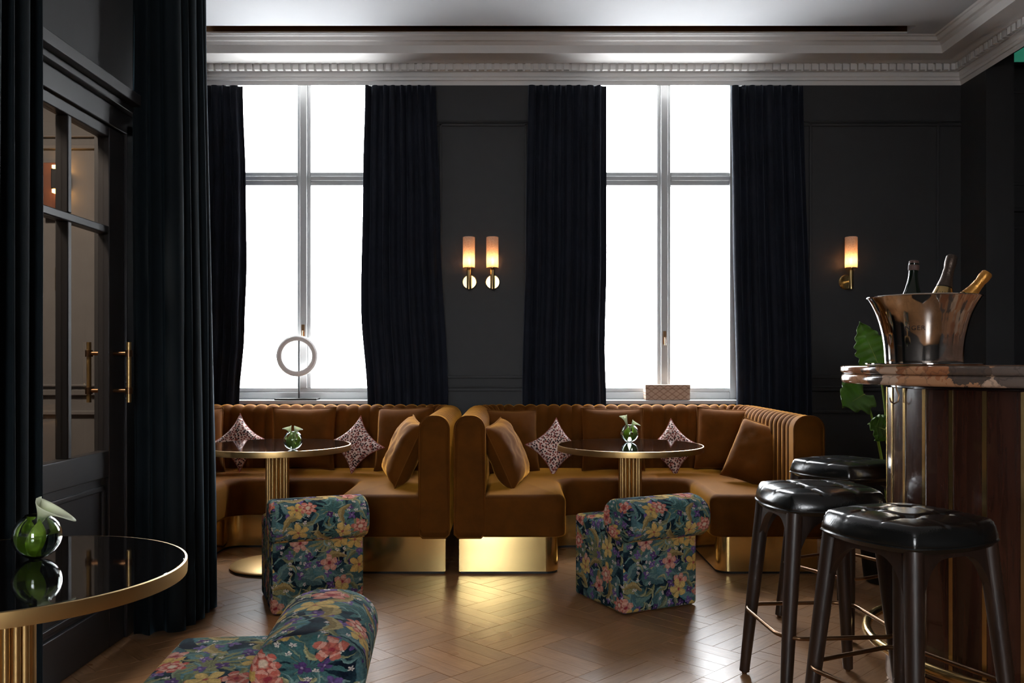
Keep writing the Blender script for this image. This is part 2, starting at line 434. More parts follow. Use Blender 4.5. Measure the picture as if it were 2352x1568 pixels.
def diamond_box():
    m, nt, b = mat('diamond_pattern_card'); g = G(nt)
    tc = g.n('ShaderNodeTexCoord').outputs['Object']
    s = g.n('ShaderNodeSeparateXYZ', (tc,))
    def lines(sign):
        q = g.m('ADD', g.m('MULTIPLY', s.outputs[0], 16.0), g.m('MULTIPLY', s.outputs[2], 22.0*sign))
        return g.m('LESS_THAN', g.m('ABSOLUTE', g.m('SUBTRACT', g.m('FRACT', q), .5)), .06)
    k = g.m('MAXIMUM', lines(1), lines(-1))
    nz = g.n('ShaderNodeTexNoise', {'Vector': tc, 'Scale': 40.0, 'Detail': 3.0}).outputs[0]
    base = g.mix(nz, c4(.42, .30, .22), c4(.56, .44, .34))
    g.link(g.mix(k, base, c4(.25, .15, .10)), b.inputs['Base Color']); b.inputs['Roughness'].default_value = .7
    return m
M['card'] = diamond_box()

def shade_glass():
    m = bpy.data.materials.new('crackled_glass_shade'); m.use_nodes = True; nt = m.node_tree; nt.nodes.clear(); g = G(nt)
    out = g.n('ShaderNodeOutputMaterial')
    tc = g.n('ShaderNodeTexCoord').outputs['Object']
    nz = g.n('ShaderNodeTexNoise', {'Vector': tc, 'Scale': 120.0, 'Detail': 3.0}).outputs[0]
    colr = g.ramp(nz, [(.3, (.80, .62, .52)), (.7, (1, .90, .80))])
    tr = g.n('ShaderNodeBsdfTranslucent', (colr,)); df = g.n('ShaderNodeBsdfDiffuse', (colr,))
    tp = g.n('ShaderNodeBsdfTransparent', (c4(1, .9, .8),))
    a = g.n('ShaderNodeMixShader', (.35, tr.outputs[0], df.outputs[0]))
    b2 = g.n('ShaderNodeMixShader', (.16, a.outputs[0], tp.outputs[0]))
    g.link(b2.outputs[0], out.inputs[0]); return m
M['shade'] = shade_glass()
def vase_glass(name, col, rough=0.0, ior=1.45):
    m, nt, b = mat(name)
    b.inputs['Base Color'].default_value = c4(*col); b.inputs['Transmission Weight'].default_value = 1
    b.inputs['Roughness'].default_value = rough; b.inputs['IOR'].default_value = ior
    return m
M['vase'] = vase_glass('clear_vase_glass', (.93, 1, .95))
M['water'] = vase_glass('water', (.93, 1, .95), 0, 1.33)
M['bottle'] = plain('dark_green_glass', (.004, .008, .004), .06, Specular_IOR_Level=.7)
def petal_mat():
    m, nt, b = mat('calla_petal'); g = G(nt)
    tc = g.n('ShaderNodeTexCoord').outputs['Object']
    s = g.n('ShaderNodeSeparateXYZ', (tc,))
    f = g.m('MULTIPLY', s.outputs[2], 22.0, clamp=True)
    nz = g.n('ShaderNodeTexNoise', {'Vector': tc, 'Scale': 30.0}).outputs[0]
    col = g.mix(g.m('ADD', f, g.m('MULTIPLY_ADD', nz, .4, -.2), clamp=True), c4(.40, .58, .08), c4(.90, .92, .74))
    g.link(col, b.inputs['Base Color']); b.inputs['Roughness'].default_value = .5
    translucent(m, col, .45)
    return m
def translucent(m, col, k):
    nt = m.node_tree; g = G(nt); b = nt.nodes['Principled BSDF']; out = nt.nodes['Material Output']
    t = g.n('ShaderNodeBsdfTranslucent', (col,))
    g.link(g.n('ShaderNodeMixShader', (k, b.outputs[0], t.outputs[0])).outputs[0], out.inputs[0])
M['petal'] = petal_mat()
for _n in ('leaf', 'vase_leaf'):
    _b = M[_n].node_tree.nodes['Principled BSDF']; translucent(M[_n], _b.inputs['Base Color'].links[0].from_socket, .4)
M['foil_dark'] = plain('dark_foil', (.10, .07, .055), .35, .8, bump=.4, scale=150)
M['foil_gold'] = plain('amber_foil', (.55, .25, .05), .35, .7, bump=.4, scale=150)
M['label'] = plain('bottle_label_and_glow', (.55, .60, .05), .5)  # label colour, also used to paint the light in the bare bottle's neck
M['cork'] = plain('cork', (.10, .05, .04), .6)
M['red_label'] = plain('red_label', (.35, .02, .03), .5)
M['bulb'] = glow('bulb', (1, .62, .28), 26)

# ------------------------------------------------------------------ structure: floor
floor = rbox('floor', M['black'], None, -4.2, 5.4, YR-.2, DW+.2, -.12, -.016, bev=0)
tag(floor, 'brown oak parquet floor laid in diagonal blocks', 'floor', kind='structure')
PL, PWD = .34, .085
def plank_verts(l, w_, t=.016, c=.0007, g_=.0004):
    a, b = l/2-g_, w_/2-g_
    v = [(x, y, -t) for x, y in ((-a,-b),(a,-b),(a,b),(-a,b))]
    v += [(x, y, -c) for x, y in ((-a,-b),(a,-b),(a,b),(-a,b))]
    v += [(x, y, 0) for x, y in ((-a+c,-b+c),(a-c,-b+c),(a-c,b-c),(-a+c,b-c))]
    f = [(0,1,5,4),(1,2,6,5),(2,3,7,6),(3,0,4,7),(4,5,9,8),(5,6,10,9),(6,7,11,10),(7,4,8,11),(8,9,10,11)]
    return v, f
pv, pf = plank_verts(PL, PWD)
def plank_mb(M4):
    mb = MB(); uv = [[(pv[k][0], pv[k][1]) for k in q] for q in pf]
    mb.add([M4 @ Vector(p) for p in pv], pf, uv); return mb
pm = plank_mb(Matrix.Identity(4)).mesh('plank', 20); pm.materials.append(M['parquet'])
stuffb = MB(); spots = []
nmax = 24
ca, sa = math.cos(PI/4), math.sin(PI/4)
for i in range(-nmax, nmax):
    for j in range(-nmax, nmax):
        for k in range(4):
            o_ = -PL/2+PWD*(k+.5)
            lx, ly, rz = (i*PL, j*PL+o_, 0) if (i+j) % 2 == 0 else (i*PL+o_, j*PL, PI/2)
            x, y = ca*lx-sa*ly, sa*lx+ca*ly+1.4
            if -4.1 < x < 5.3 and YR < y < DW+.1: spots.append((x, y, rz+PI/4))
def seen(p):
    x, y, _ = p
    if not (3.12 < y < 5.1 and -1.75 < x < 2.2): return 0
    return 1/(1+abs(y-4)+.3*abs(x-.2))
spots.sort(key=seen, reverse=True)
for n_, (x, y, rz) in enumerate(spots):
    dz = random.uniform(-.0006, 0); M4 = Matrix.Translation((x, y, dz)) @ Euler((random.uniform(-.004, .004), random.uniform(-.0012, .0012), rz)).to_matrix().to_4x4()
    if n_ < 300 and seen((x, y, rz)):
        o = bpy.data.objects.new('plank', pm); C.objects.link(o); o.matrix_world = M4; o.parent = floor
    else:
        uv = [[(pv[q][0], pv[q][1]) for q in qq] for qq in pf]
        stuffb.add([M4 @ Vector(p) for p in pv], pf, uv)
so = stuffb.obj('plank_field', M['parquet'], floor, sharp=20); so['kind'] = 'stuff'

# ------------------------------------------------------------------ walls
def wall_cells(u0, u1, z0, z1, holes):
    us = sorted({u0, u1, *[h[0] for h in holes], *[h[1] for h in holes]}); zs = sorted({z0, z1, *[h[2] for h in holes], *[h[3] for h in holes]})
    us = [u for u in us if u0 <= u <= u1]; zs = [z for z in zs if z0 <= z <= z1]
    for a, b in zip(us, us[1:]):
        for c, d in zip(zs, zs[1:]):
            m = ((a+b)/2, (c+d)/2)
            if not any(h[0] < m[0] < h[1] and h[2] < m[1] < h[3] for h in holes): yield a, b, c, d
def wall_y(name, u0, u1, y0, y1, holes, m, label, z0=0, z1=3.75):
    mb = MB()
    for a, b, c, d in wall_cells(u0, u1, z0, z1, holes): mb.box(a, b, y0, y1, c, d)
    return tag(mb.obj(name, m), label, 'wall', kind='structure')
def wall_x(name, u0, u1, x0, x1, holes, m, label, z0=0, z1=3.75):
    mb = MB()
    for a, b, c, d in wall_cells(u0, u1, z0, z1, holes): mb.box(x0, x1, a, b, c, d)
    return tag(mb.obj(name, m), label, 'wall', kind='structure')
WZ0, WZ1 = .885, 3.42
wb = wall_y('wall_back', XA-.2, 5.4, DW, DW+.24, [(x-WH, x+WH, WZ0, WZ1) for x, _ in WIN], M['wall'], 'dark charcoal panelled wall holding the two tall windows')
wr = wall_x('wall_right', YR, DW, XW, XW+.2, [(3.9, 6.2, -1, 3.40)], M['wall'], 'dark side wall with open passage beside the bar')
DY0, DY1 = 2.72, 3.80          # door leaf along the wall
wl = wall_x('wall_left', YR, 4.6, XL-.12, XL, [(DY0-.02, DY1+.02, -1, 2.20)], M['wall'], 'dark wall around the glazed door')
wall_y('wall_alcove', XA, XL-.12, 4.5, 4.6, [], M['wall_warm'], 'grey panelled end wall seen through the door glass')
wall_x('wall_alcove_side', 1.8, DW, XA-.2, XA, [], M['wall'], 'dark alcove side wall at the end of the seating')
wall_y('wall_corridor', XA-.2, XL-.12, 1.7, 1.8, [], M['wall_warm'], 'grey wall closing the passage behind the door')
wq = wall_y('wall_rear', XL-.3, XW+.2, YR-.2, YR, [(RWX0, RWX1, RWZ0, RWZ1)], M['wall'], 'dark wall behind the viewer with a tall window')
wall_x('wall_passage', 3.9, DW, 5.2, 5.4, [], M['wall'], 'dark wall at the end of the side passage')
wall_y('wall_passage_side', XW+.2, 5.4, 3.7, 3.9, [], M['wall'], 'dark wall closing the side passage')

# ceiling with a long dark slot along the window wall
S0, S1, SY0, SY1 = -2.19, 2.785, 6.03, 6.168
mb = MB()
for a, b, c, d in wall_cells(XA-.2, 5.4, YR-.2, DW+.24, [(S0, S1, SY0, SY1)]): mb.box(a, b, c, d, ZC, ZC+.16)
cei = tag(mb.obj('ceiling', M['ceil']), 'plain white ceiling with a long dark slot by the windows', 'ceiling', kind='structure')
MB().box(S0, S1, SY0, SY1, ZC+.15, ZC+.17).obj('slot_lining', M['black'], cei)
mb = MB(); mb.box(S0, S1, SY0-.004, SY0+.004, ZC+.01, ZC+.15); mb.box(S0, S1, SY1-.004, SY1+.004, ZC+.012, ZC+.15); mb.obj('slot_edge', M['bronze'], cei)

# ------------------------------------------------------------------ cornice with dentils
def mit(x, y):                 # a point on the corner mitre: projection from the wall and height
    k = x-CX; p = (XW*F-k*DW)/(F-k); return p, CH+(CY-y)*(DW-p)/F
prof = [(2207, 196), (2206.3, 190), (2205.6, 186), (2204, 184), (2203.6, 178), (2202.6, 175.5), (2202.2, 164), (2198, 163.5), (2197, 146.5),
        (2190, 144), (2186, 139), (2181, 136), (2166, 123.5), (2164, 122), (2161, 104), (2158, 98), (2157, 95.5), (2154, 92), (2151, 83.5), (2149, 81), (2147.5, 77), (2146.6, 75.5)]
prof = [mit(*q) for q in prof]
prof[0] = (0.0, prof[0][1])
prof = [(max(0, p), z) for p, z in prof]
ptop = prof[-1][0]
closed = prof+[(ptop, ZC+.02), (0, ZC+.02)]
def cornice(points):           # plan corners with a mitre factor; each corner is a function of the projection
    mb = MB(); n = len(closed); v = []
    for fn in points: v += [(*fn(p), z) for p, z in closed]
    f = []
    for k in range(len(points)-1):
        for i in range(n):
            j = (i+1) % n; f.append((k*n+i, k*n+j, (k+1)*n+j, (k+1)*n+i))
    f.append(tuple(range(n))); f.append(tuple((len(points)-1)*n+i for i in range(n-1, -1, -1)))
    mb.add(v, f); return mb
co = cornice([lambda p: (XA+p, 4.6), lambda p: (XA+p, DW-p), lambda p: (XW-p, DW-p), lambda p: (XW-p, YR)]).obj('trim_1', M['white'], sharp=20)
tag(co, 'cream moulded cornice with a row of dentils under the ceiling', 'cornice', kind='structure')
dp, dz1 = prof[8]; dz0 = prof[7][1]; dpb = prof[6][0]
dm = MB().box(-.019, .019, -.022, .012, 0, dz1-dz0-.004).mesh('dentil'); dm.materials.append(M['white'])
x = XW-dp-.03
dy = DW-dp
while x > XA+.4:
    o = bpy.data.objects.new('dentil', dm); C.objects.link(o); o.location = (x, dy, dz0+.002); o.parent = co; x -= .0575
y = DW-dp-.03
while y > 5.2:
    o = bpy.data.objects.new('dentil', dm); C.objects.link(o); o.location = (XW-dp, y, dz0+.002); o.rotation_euler = (0, 0, -PI/2); o.parent = co; y -= .0575

# wall mouldings
def moulding_rect(name, parent, x0, x1, z0, z1, y, m=None, w_=.022, d=.012):
    mb = MB()
    mb.box(x0, x1, y-d, y+.002, z0, z0+w_); mb.box(x0, x1, y-d, y+.002, z1-w_, z1)
    mb.box(x0, x0+w_, y-d, y+.002, z0+w_, z1-w_); mb.box(x1-w_, x1, y-d, y+.002, z0+w_, z1-w_)
    return mb.obj(name, m or M['wall'], parent, bev=.004)
moulding_rect('panel_moulding', wb, -.56, .10, 1.20-.12, 3.02, DW)
moulding_rect('panel_moulding', wb, 2.22, 3.2, 1.08, 3.02, DW)
moulding_rect('panel_moulding', wb, 2.22, 3.2, .12, .84, DW)
for z, h, d in ((.985, .022, .02), (1.010, .012, .012), (2.975, .018, .012), (3.005, .01, .02)):
    mb = MB()
    for a, b in ((XA, WIN[0][0]-WH-.03), (WIN[0][0]+WH+.03, WIN[1][0]-WH-.03), (WIN[1][0]+WH+.03, XW)): mb.box(a, b, DW-d, DW+.002, z, z+h)
    mb.obj('rail_moulding', M['wall'], wb, bev=.003)
bb = MB().box(XA, XW, DW-.02, DW+.002, 0, .16).obj('baseboard_back', M['wall'], None, bev=.004); tag(bb, 'dark skirting board along the window wall', 'baseboard', kind='structure')
# panels seen through the side passage
dr = empty('door_2', (0, 0, 0)); tag(dr, 'dark panelled door past the bar at far right', 'door', kind='structure')
rbox('casing_cap', M['door'], dr, 3.56, 4.75, DW-.07, DW, 2.325, 2.355)
rbox('casing', M['door'], dr, 3.60, 3.69, DW-.03, DW, 0, 2.325); rbox('casing', M['door'], dr, 4.60, 4.69, DW-.03, DW, 0, 2.325)
rbox('leaf', M['door'], dr, 3.69, 4.60, DW-.02, DW, 0, 2.325)
moulding_rect('panel_moulding', dr, 3.67+.06, 4.52, 1.05, 2.22, DW-.02, M['door']); moulding_rect('panel_moulding', dr, 3.73, 4.52, .2, .9, DW-.02, M['door'])
moulding_rect('panel_moulding', wb, 3.675, 4.7, 2.53, 3.24, DW)
sg = empty('exit_sign', (0, 0, 0)); tag(sg, 'small green sign glowing above the side passage, top right corner', 'sign')
rbox('housing', M['black'], sg, 3.60, 3.95, 6.30, 6.34, 3.365, 3.485, .004); rbox('panel', M['sign'], sg, 3.607, 3.943, 6.294, 6.30, 3.372, 3.478, .002)

# ------------------------------------------------------------------ windows
def window(n, cx, y, s, z0, z1, hw, label, handle):
    """y = glazing plane, s = +1 room lies towards -y"""
    t = empty('window_%d' % n, (cx, y, z0)); tag(t, label, 'window', kind='structure')
    H = z1-z0; fr = M['frame']
    rbox('window_frame', fr, t, -hw, -hw+.055, -.05, .05, .03, H); rbox('window_frame', fr, t, hw-.055, hw, -.05, .05, .03, H)
    rbox('window_frame', fr, t, -hw+.055, hw-.055, -.05, .05, H-.055, H)
    rbox('bottom_rail', fr, t, -hw+.055, hw-.055, -.05, .05, .03, .085)
    rbox('bottom_rail', fr, t, -hw+.055, hw-.055, -.035, .035, .085, .118)
    rbox('mullion', fr, t, -.026, .026, -.06, .04, .118, H-.055)
    for sx in (-1, 1):
        rbox('sash_stile', fr, t, sx*.039-.013, sx*.039+.013, -.035, .035, .118, H-.055)
    tz = (2.62-.885) if H > 2 else .85
    for sx in (-1, 1):
        a, b = sorted((sx*.052, sx*(hw-.055)))
        rbox('transom', fr, t, a, b, -.055, .045, tz-.022, tz+.012); rbox('sash_rail', fr, t, a, b, -.035, .035, tz-.055, tz-.022); rbox('sash_rail', fr, t, a, b, -.035, .035, tz+.012, tz+.045)
        MB().box(a, b, -.003, .003, .118, tz-.055).obj('pane', M['pane'], t); MB().box(a, b, -.003, .003, tz+.045, H-.055).obj('pane', M['pane'], t)
    rbox('window_sill', fr, t, -hw, hw, -.20, .05, 0, .03, .006)
    if handle:
        hb = MB(); hb.box(-.012, .012, -.072, -.06, handle-.05, handle+.05); hb.tube([(0, -.066, handle), (0, -.10, handle), (0, -.105, handle-.06)], .006, 8)
        hb.obj('handle', M['bronze'], t)
    return t
window(1, WIN[0][0], DW+.20, 1, WZ0, WZ1, WH, 'tall white casement window behind the ring sculpture', .555)
window(2, WIN[1][0], DW+.20, 1, WZ0, WZ1, WH, 'tall white casement window behind the patterned box', .505)
w3 = window(3, (RWX0+RWX1)/2, YR-.16, 1, RWZ0, RWZ1, (RWX1-RWX0)/2, 'white window in the wall behind the viewer', 0)
w3.rotation_euler = (0, 0, PI)

# ------------------------------------------------------------------ door on the left
dl = empty('door_1', (XL, 0, 0)); tag(dl, 'dark glazed door with brass pull bars beside the velvet drape', 'door', kind='structure')
dx0, dx1 = -.03, .02
def dbox(name, y0, y1, z0, z1, m=M['door'], a=dx0, b=dx1, p=dl, bev=.004): return rbox(name, m, p, a, b, y0, y1, z0, z1, bev)
dbox('stile', DY0, DY0+.10, 0, 2.19); dbox('stile', 3.66, DY1, 0, 2.19)
dbox('rail', DY0+.10, 3.66, 2.145, 2.19); dbox('rail', DY0+.10, 3.66, .72, .83); dbox('rail', DY0+.10, 3.66, 0, .18)
dbox('panel', DY0+.10, 3.66, .18, .72, a=-.02, b=.006)
mb = MB()
for z in (.20, .665): mb.box(.004, .018, DY0+.13, 3.63, z, z+.022)
for y in (DY0+.12, 3.61): mb.box(.004, .018, y, y+.022, .20, .687)
mb.obj('panel_moulding', M['door'], dl, bev=.004)
ym = 3.335
dbox('muntin', ym-.014, ym+.014, .83, 1.74); dbox('muntin', ym-.014, ym+.014, 1.772, 2.145); dbox('muntin', DY0+.10, 3.66, 1.74, 1.772)
for y0, y1 in ((DY0+.10, ym-.014), (ym+.014, 3.66)):
    for z0, z1 in ((.83, 1.74), (1.772, 2.145)): MB().box(-.008, -.002, y0, y1, z0, z1).obj('pane', M['door_pane'], dl)
for sx, nm in ((.085, 'pull_handle'), (-.085, 'pull_handle')):
    h = MB().tube([(sx, 3.70, 1.03), (sx, 3.70, 1.286)], .0095, 14).obj(nm, M['brass_rim'], dl); h['label'] = 'brass pull bar'
    k = MB()
    for z in (1.08, 1.238): k.tube([(dx1 if sx > 0 else dx0, 3.70, z), (sx, 3.70, z)], .0085, 10); k.lathe([(.015, -.014), (.015, .014)], 14, (sx, 3.70, z))
    k.obj('standoff', M['bronze'], h)
dbox('jamb', DY1+.003, DY1+.10, 0, 2.24, a=-.06, b=.03); dbox('jamb', DY0-.10, DY0-.003, 0, 2.24, a=-.06, b=.03)
dbox('head', DY0-.10, DY1+.10, 2.195, 2.284, a=-.06, b=.03)
dbox('head_shelf', DY0-.18, DY1+.18, 2.285, 2.312, a=0, b=.06, bev=.003); dbox('head_shelf', DY0-.22, DY1+.20, 2.314, 2.362, a=0, b=.095, bev=.003)
mb = MB(); mb.box(0, .022, YR+.1, DY0-.1, .10, .12); mb.box(0, .018, YR+.1, DY0-.1, 0, .10); mb.obj('skirting', M['door'], dl, bev=.003)
# things on the far side of the glass
la = empty('wall_lamp', px(121, 425, 4.44)); tag(la, 'dark wooden wall lamp glowing amber, seen through the door glass', 'lamp')
rbox('back_board', M['brown_wood'], la, -.07, .005, .02, .055, -.16, .12)
rbox('lamp_head', M['black'], la, .0, .06, -.02, .055, -.02, .08)
rbox('lit_strip', glow('amber_strip', (1, .5, .14), 6), la, .004, .056, -.018, .05, .082, .10, .003); rbox('lit_strip', glow('amber_strip_low', (1, .5, .14), 5), la, .004, .056, -.018, .05, -.042, -.022, .003)
ll = bpy.data.lights.new('corridor_lamp', 'AREA'); ll.energy = 20; ll.color = (1, .84, .70); ll.size = .4; ll.shape = 'DISK'
lo = bpy.data.objects.new('corridor_lamp', ll); lo.location = (-2.4, 3.0, 2.9); C.objects.link(lo)
cl = empty('corridor_ceiling_lamp', (-2.4, 3.0, 2.93)); tag(cl, 'round ceiling lamp in the passage behind the glazed door', 'lamp')
MB().lathe([(.0, .0), (.20, .0), (.22, .02), (.22, .06), (0, .06)], 24).obj('rim', M['bronze'], cl); MB().tube([(0, 0, .06), (0, 0, .62)], .01).obj('rod', M['bronze'], cl)
wa = bpy.data.objects['wall_alcove']
mb = MB()
for z, h in ((.93, .02), (1.03, .03), (1.075, .012), (2.30, .02), (2.36, .012)): mb.box(XA, XL-.12, 4.482, 4.502, z, z+h)
mb.obj('rail_moulding', M['wall_warm'], wa, bev=.003)
hk = empty('wall_strip', px(131, 640, 4.47)); tag(hk, 'slim brass strip on the grey wall behind the door glass', 'wall fitting')  # plain brass plate for a small bright upright mark
rbox('plate', M['brass'], hk, -.012, .012, 0, .03, -.06, .06, .003)

# ------------------------------------------------------------------ curtains
def drapery(name, left, right, folds, amp, z0, z1, m, label, cat, group=None, nrm=(0, -1), sharp=.6, nz=44, wob=.012, seed=0, ph=0.0, thick=.006):
    """cloth hung between two edge curves (tables of z, x, y) with vertical folds"""
    nu = folds*14; v = []; f = []
    for j in range(nz+1):
        z = z0+(z1-z0)*j/nz
        a = Vector(lerp(left, z)); b = Vector(lerp(right, z))
        d = (b-a); n = Vector((-d.y, d.x)).normalized()
        if n.dot(Vector(nrm)) < 0: n = -n
        for i in range(nu+1):
            u = i/nu
            q = 2*PI*folds*u+ph+.5*math.sin(u*9+seed)+.35*noise.noise((u*3, z*.9, seed))
            s = math.sin(q); s = math.copysign(abs(s)**sharp, s)
            am = amp*(.72+.5*abs(noise.noise((u*folds*.7, z*.35, seed+5))))*(.85+.25*(z1-z)/(z1-z0))
            p = a+d*u+n*(am*s+wob*noise.noise((u*5, z*1.3, seed+9)))
            p += d.normalized()*(.35*amp*math.cos(q)*math.sin(q*.5+seed))
            v.append((p.x, p.y, z))
    for j in range(nz):
        for i in range(nu):
            k = j*(nu+1)+i; f.append((k, k+1, k+nu+2, k+nu+1))
    mb = MB(); mb.add(v, f); o = mb.obj(name, m, sharp=180)
    s = o.modifiers.new('cloth', 'SOLIDIFY'); s.thickness = thick; s.offset = 0
    return tag(o, label, cat, group)
def pxe(rows, d):              # edge table from pixel rows (y, x) at depth d
    out = []
    for y, x in rows:
        p = px(x, y, d); out.append((p.z, p.x, d))
    return sorted(out)
CDY = 6.455
wc = 'dark curtains at the windows'
drapery('window_curtain', pxe([(190, 380), (925, 380), (1260, 380)], CDY), pxe([(190, 554), (420, 561), (600, 563), (760, 558), (925, 546), (1260, 540)], CDY), 8, .026, .04, 3.25, M['drape'], 'navy curtain at the window edge beside the tall black velvet drape', 'curtain', wc, seed=1)
drapery('window_curtain', pxe([(190, 838), (420, 833), (700, 829), (925, 843), (1260, 846)], CDY), pxe([(190, 998), (500, 1008), (925, 1026), (1260, 1030)], CDY), 8, .026, .04, 3.25, M['drape'], 'navy curtain between the ring sculpture window and the twin wall lamps', 'curtain', wc, seed=2)
drapery('window_curtain', pxe([(190, 1214), (500, 1209), (925, 1200), (1260, 1198)], CDY), pxe([(190, 1392), (600, 1392), (800, 1388), (925, 1391), (1260, 1391)], CDY), 8, .026, .04, 3.25, M['drape'], 'navy curtain between the twin wall lamps and the box window', 'curtain', wc, seed=3)
drapery('window_curtain', pxe([(190, 1682), (500, 1686), (925, 1695), (1260, 1697)], CDY), pxe([(190, 1846), (925, 1866), (1260, 1868)], CDY), 8, .026, .04, 3.25, M['drape'], 'navy curtain beside the single wall lamp', 'curtain', wc, seed=4)
dg = 'black velvet drapes by the door'
# far drape: front face towards the viewer, then wraps back along the wall
def wrap_drape(name, pts_top, pts_bot, z0, z1, folds, amp, seed, label):
    """velvet drape following a plan polyline that changes from top to bottom"""
    nz, nu = 46, folds*16
    def along(pts, u):
        L = [0]
        for a, b in zip(pts, pts[1:]): L.append(L[-1]+math.dist(a, b))
        s = u*L[-1]
        for i in range(len(pts)-1):
            if s <= L[i+1] or i == len(pts)-2:
                t = (s-L[i])/(L[i+1]-L[i]); a, b = Vector(pts[i]), Vector(pts[i+1]); return a+(b-a)*t
    v = []; f = []
    for j in range(nz+1):
        t = j/nz; z = z0+(z1-z0)*t; k = t*t*(3-2*t)
        for i in range(nu+1):
            u = i/nu
            p = along(pts_bot, u).lerp(along(pts_top, u), k)
            e = .01
            q0 = along(pts_bot, max(0, u-e)).lerp(along(pts_top, max(0, u-e)), k); q1 = along(pts_bot, min(1, u+e)).lerp(along(pts_top, min(1, u+e)), k)
            d = (q1-q0).normalized(); n = Vector((-d.y, d.x))
            q = 2*PI*folds*u+.9*math.sin(u*7+seed)+.5*noise.noise((u*4, z*.7, seed))
            s = math.sin(q); s = math.copysign(abs(s)**.62, s)
            am = amp*(.6+.7*abs(noise.noise((u*folds*.6, z*.3, seed+3))))
            p = p+n*(am*s)+d*(.5*amp*math.cos(q)*math.sin(q*.5+seed))
            v.append((p.x, p.y, z))
    for j in range(nz):
        for i in range(nu):
            k = j*(nu+1)+i; f.append((k, k+1, k+nu+2, k+nu+1))
    mb = MB(); mb.add(v, f); o = mb.obj(name, M['velvet_black'], sharp=180)
    s = o.modifiers.new('cloth', 'SOLIDIFY'); s.thickness = .008; s.offset = 0
    return tag(o, label, 'curtain', dg)
wrap_drape('velvet_drape', [(-1.655, 3.78), (-1.50, 3.87), (-1.50, 4.16), (-1.66, 4.40)], [(-1.655, 3.78), (-1.47, 3.86), (-1.47, 4.28), (-1.66, 4.45)], .015, ZC-.01, 9, .036, 2, 'tall black velvet drape between the door and the sofas')
wrap_drape('velvet_drape', [(-1.64, 2.86), (-1.535, 2.80), (-1.535, 2.52), (-1.64, 2.42)], [(-1.64, 2.86), (-1.535, 2.78), (-1.545, 2.52), (-1.64, 2.42)], .015, ZC-.01, 8, .034, 6, 'tall black velvet drape at far left behind the near table')

# ------------------------------------------------------------------ banquettes
def banquette(name, loc, label):
    t = empty(name, loc); tag(t, label, 'banquette', 'mustard velvet banquettes')
    Wd, D, th, zb, zt, r = 1.04, 1.46, .17, .212, .898, .075
    # plan path of the outer face, from the front of one arm round to the other
    path = fillet([(-Wd, 0), (-Wd, D), (Wd, D), (Wd, 0)], [0, .30, .30, 0], 24)
    dense = []; s = 0
    for a, b in zip(path, path[1:]):
        L = math.dist(a, b); n = max(1, int(L/.0085))
        for k in range(n):
            dense.append((a[0]+(b[0]-a[0])*k/n, a[1]+(b[1]-a[1])*k/n, s+L*k/n))
        s += L
    dense.append((*path[-1], s)); total = s
    pitch = total/round(total/.083)
    secs = []
    m = len(dense)
    for i, (x, y, s) in enumerate(dense):
        a = Vector(dense[max(0, i-1)][:2]); b = Vector(dense[min(m-1, i+1)][:2]); d = (b-a).normalized()
        nrm = Vector((d.y, -d.x))
        ch = abs(math.sin(PI*s/pitch))**.55 if .08 < s < total-.08 else 1.0
        dp_ = .019*(ch-1); sec = [(0, zb+.02), (.02, zb)]
        sec = [(0.02, zb), (0, zb+.02), (0, zt-r)]
        for k in range(1, 9):
            q = PI/2*k/8; sec.append((r*(1-math.cos(q)), zt-r+r*math.sin(q)+dp_*math.sin(q)))
        for k in range(0, 9):
            q = PI/2*k/8; sec.append((th-r+r*math.sin(q)+dp_*math.sin(q), zt-r+r*math.cos(q)+dp_*math.cos(q)))
        sec += [(th+dp_, .55), (th+dp_, zb+.02), (th-.02, zb)]
        secs.append([(x+nrm.x*o_, y+nrm.y*o_, z) for o_, z in sec])
    n = len(secs[0]); v = [p for q in secs for p in q]; f = []
    for i in range(m-1):
        for k in range(n):
            k2 = (k+1) % n; f.append((i*n+k, (i+1)*n+k, (i+1)*n+k2, i*n+k2))
    def endcap(idx, sgn):
        base = [Vector(p) for p in secs[idx]]; cen = sum(base, Vector())/n
        prev = [idx*n+k for k in range(n)]
        for ins, outw in ((.006, .010), (.02, .016)):
            st = len(v)
            for p in base:
                q = p+(cen-p).normalized()*ins*1.6; v.append((q.x, q.y-outw, q.z))
            for k in range(n):
                k2 = (k+1) % n
                f.append((prev[k], st+k, st+k2, prev[k2])[::sgn])
            prev = [st+k for k in range(n)]
        f.append(tuple(prev)[::sgn])
    endcap(0, -1); endcap(m-1, 1)
    mb = MB(); mb.add(v, f)
    mb.obj('backrest', M['velvet'], t, sharp=50)
    # piping on the two arm ends
    for idx in (0, m-1):
        pts = [(p[0], p[1]-.012, p[2]) for p in secs[idx]]
        MB().tube(pts, .0045, 6, closed=True).obj('piping', M['cushion'], t)
    seat = fillet([(-.885, -.012), (-.41, -.012), (-.41, .70), (.41, .70), (.41, -.012), (.885, -.012), (.885, 1.305), (-.885, 1.305)],
                  [0, .07, .12, .12, .07, 0, .2, .2], 8)
    MB().prism(seat, zb+.002, .452, .045, .02, 6).obj('seat', M['velvet'], t, sharp=60)
    pl = fillet([(-1.016, .03), (-.45, .03), (-.45, .74), (.45, .74), (.45, .03), (1.016, .03), (1.016, 1.40), (-1.016, 1.40)], [.0, .075, .1, .1, .075, .0, .2, .2], 8)
    MB().prism(pl, .014, zb+.004).obj('plinth', M['brass_plinth'], t, sharp=30)
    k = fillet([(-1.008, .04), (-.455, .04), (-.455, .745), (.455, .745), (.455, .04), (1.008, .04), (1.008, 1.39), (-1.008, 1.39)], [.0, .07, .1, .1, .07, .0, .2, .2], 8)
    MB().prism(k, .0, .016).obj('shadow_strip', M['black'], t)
    return t
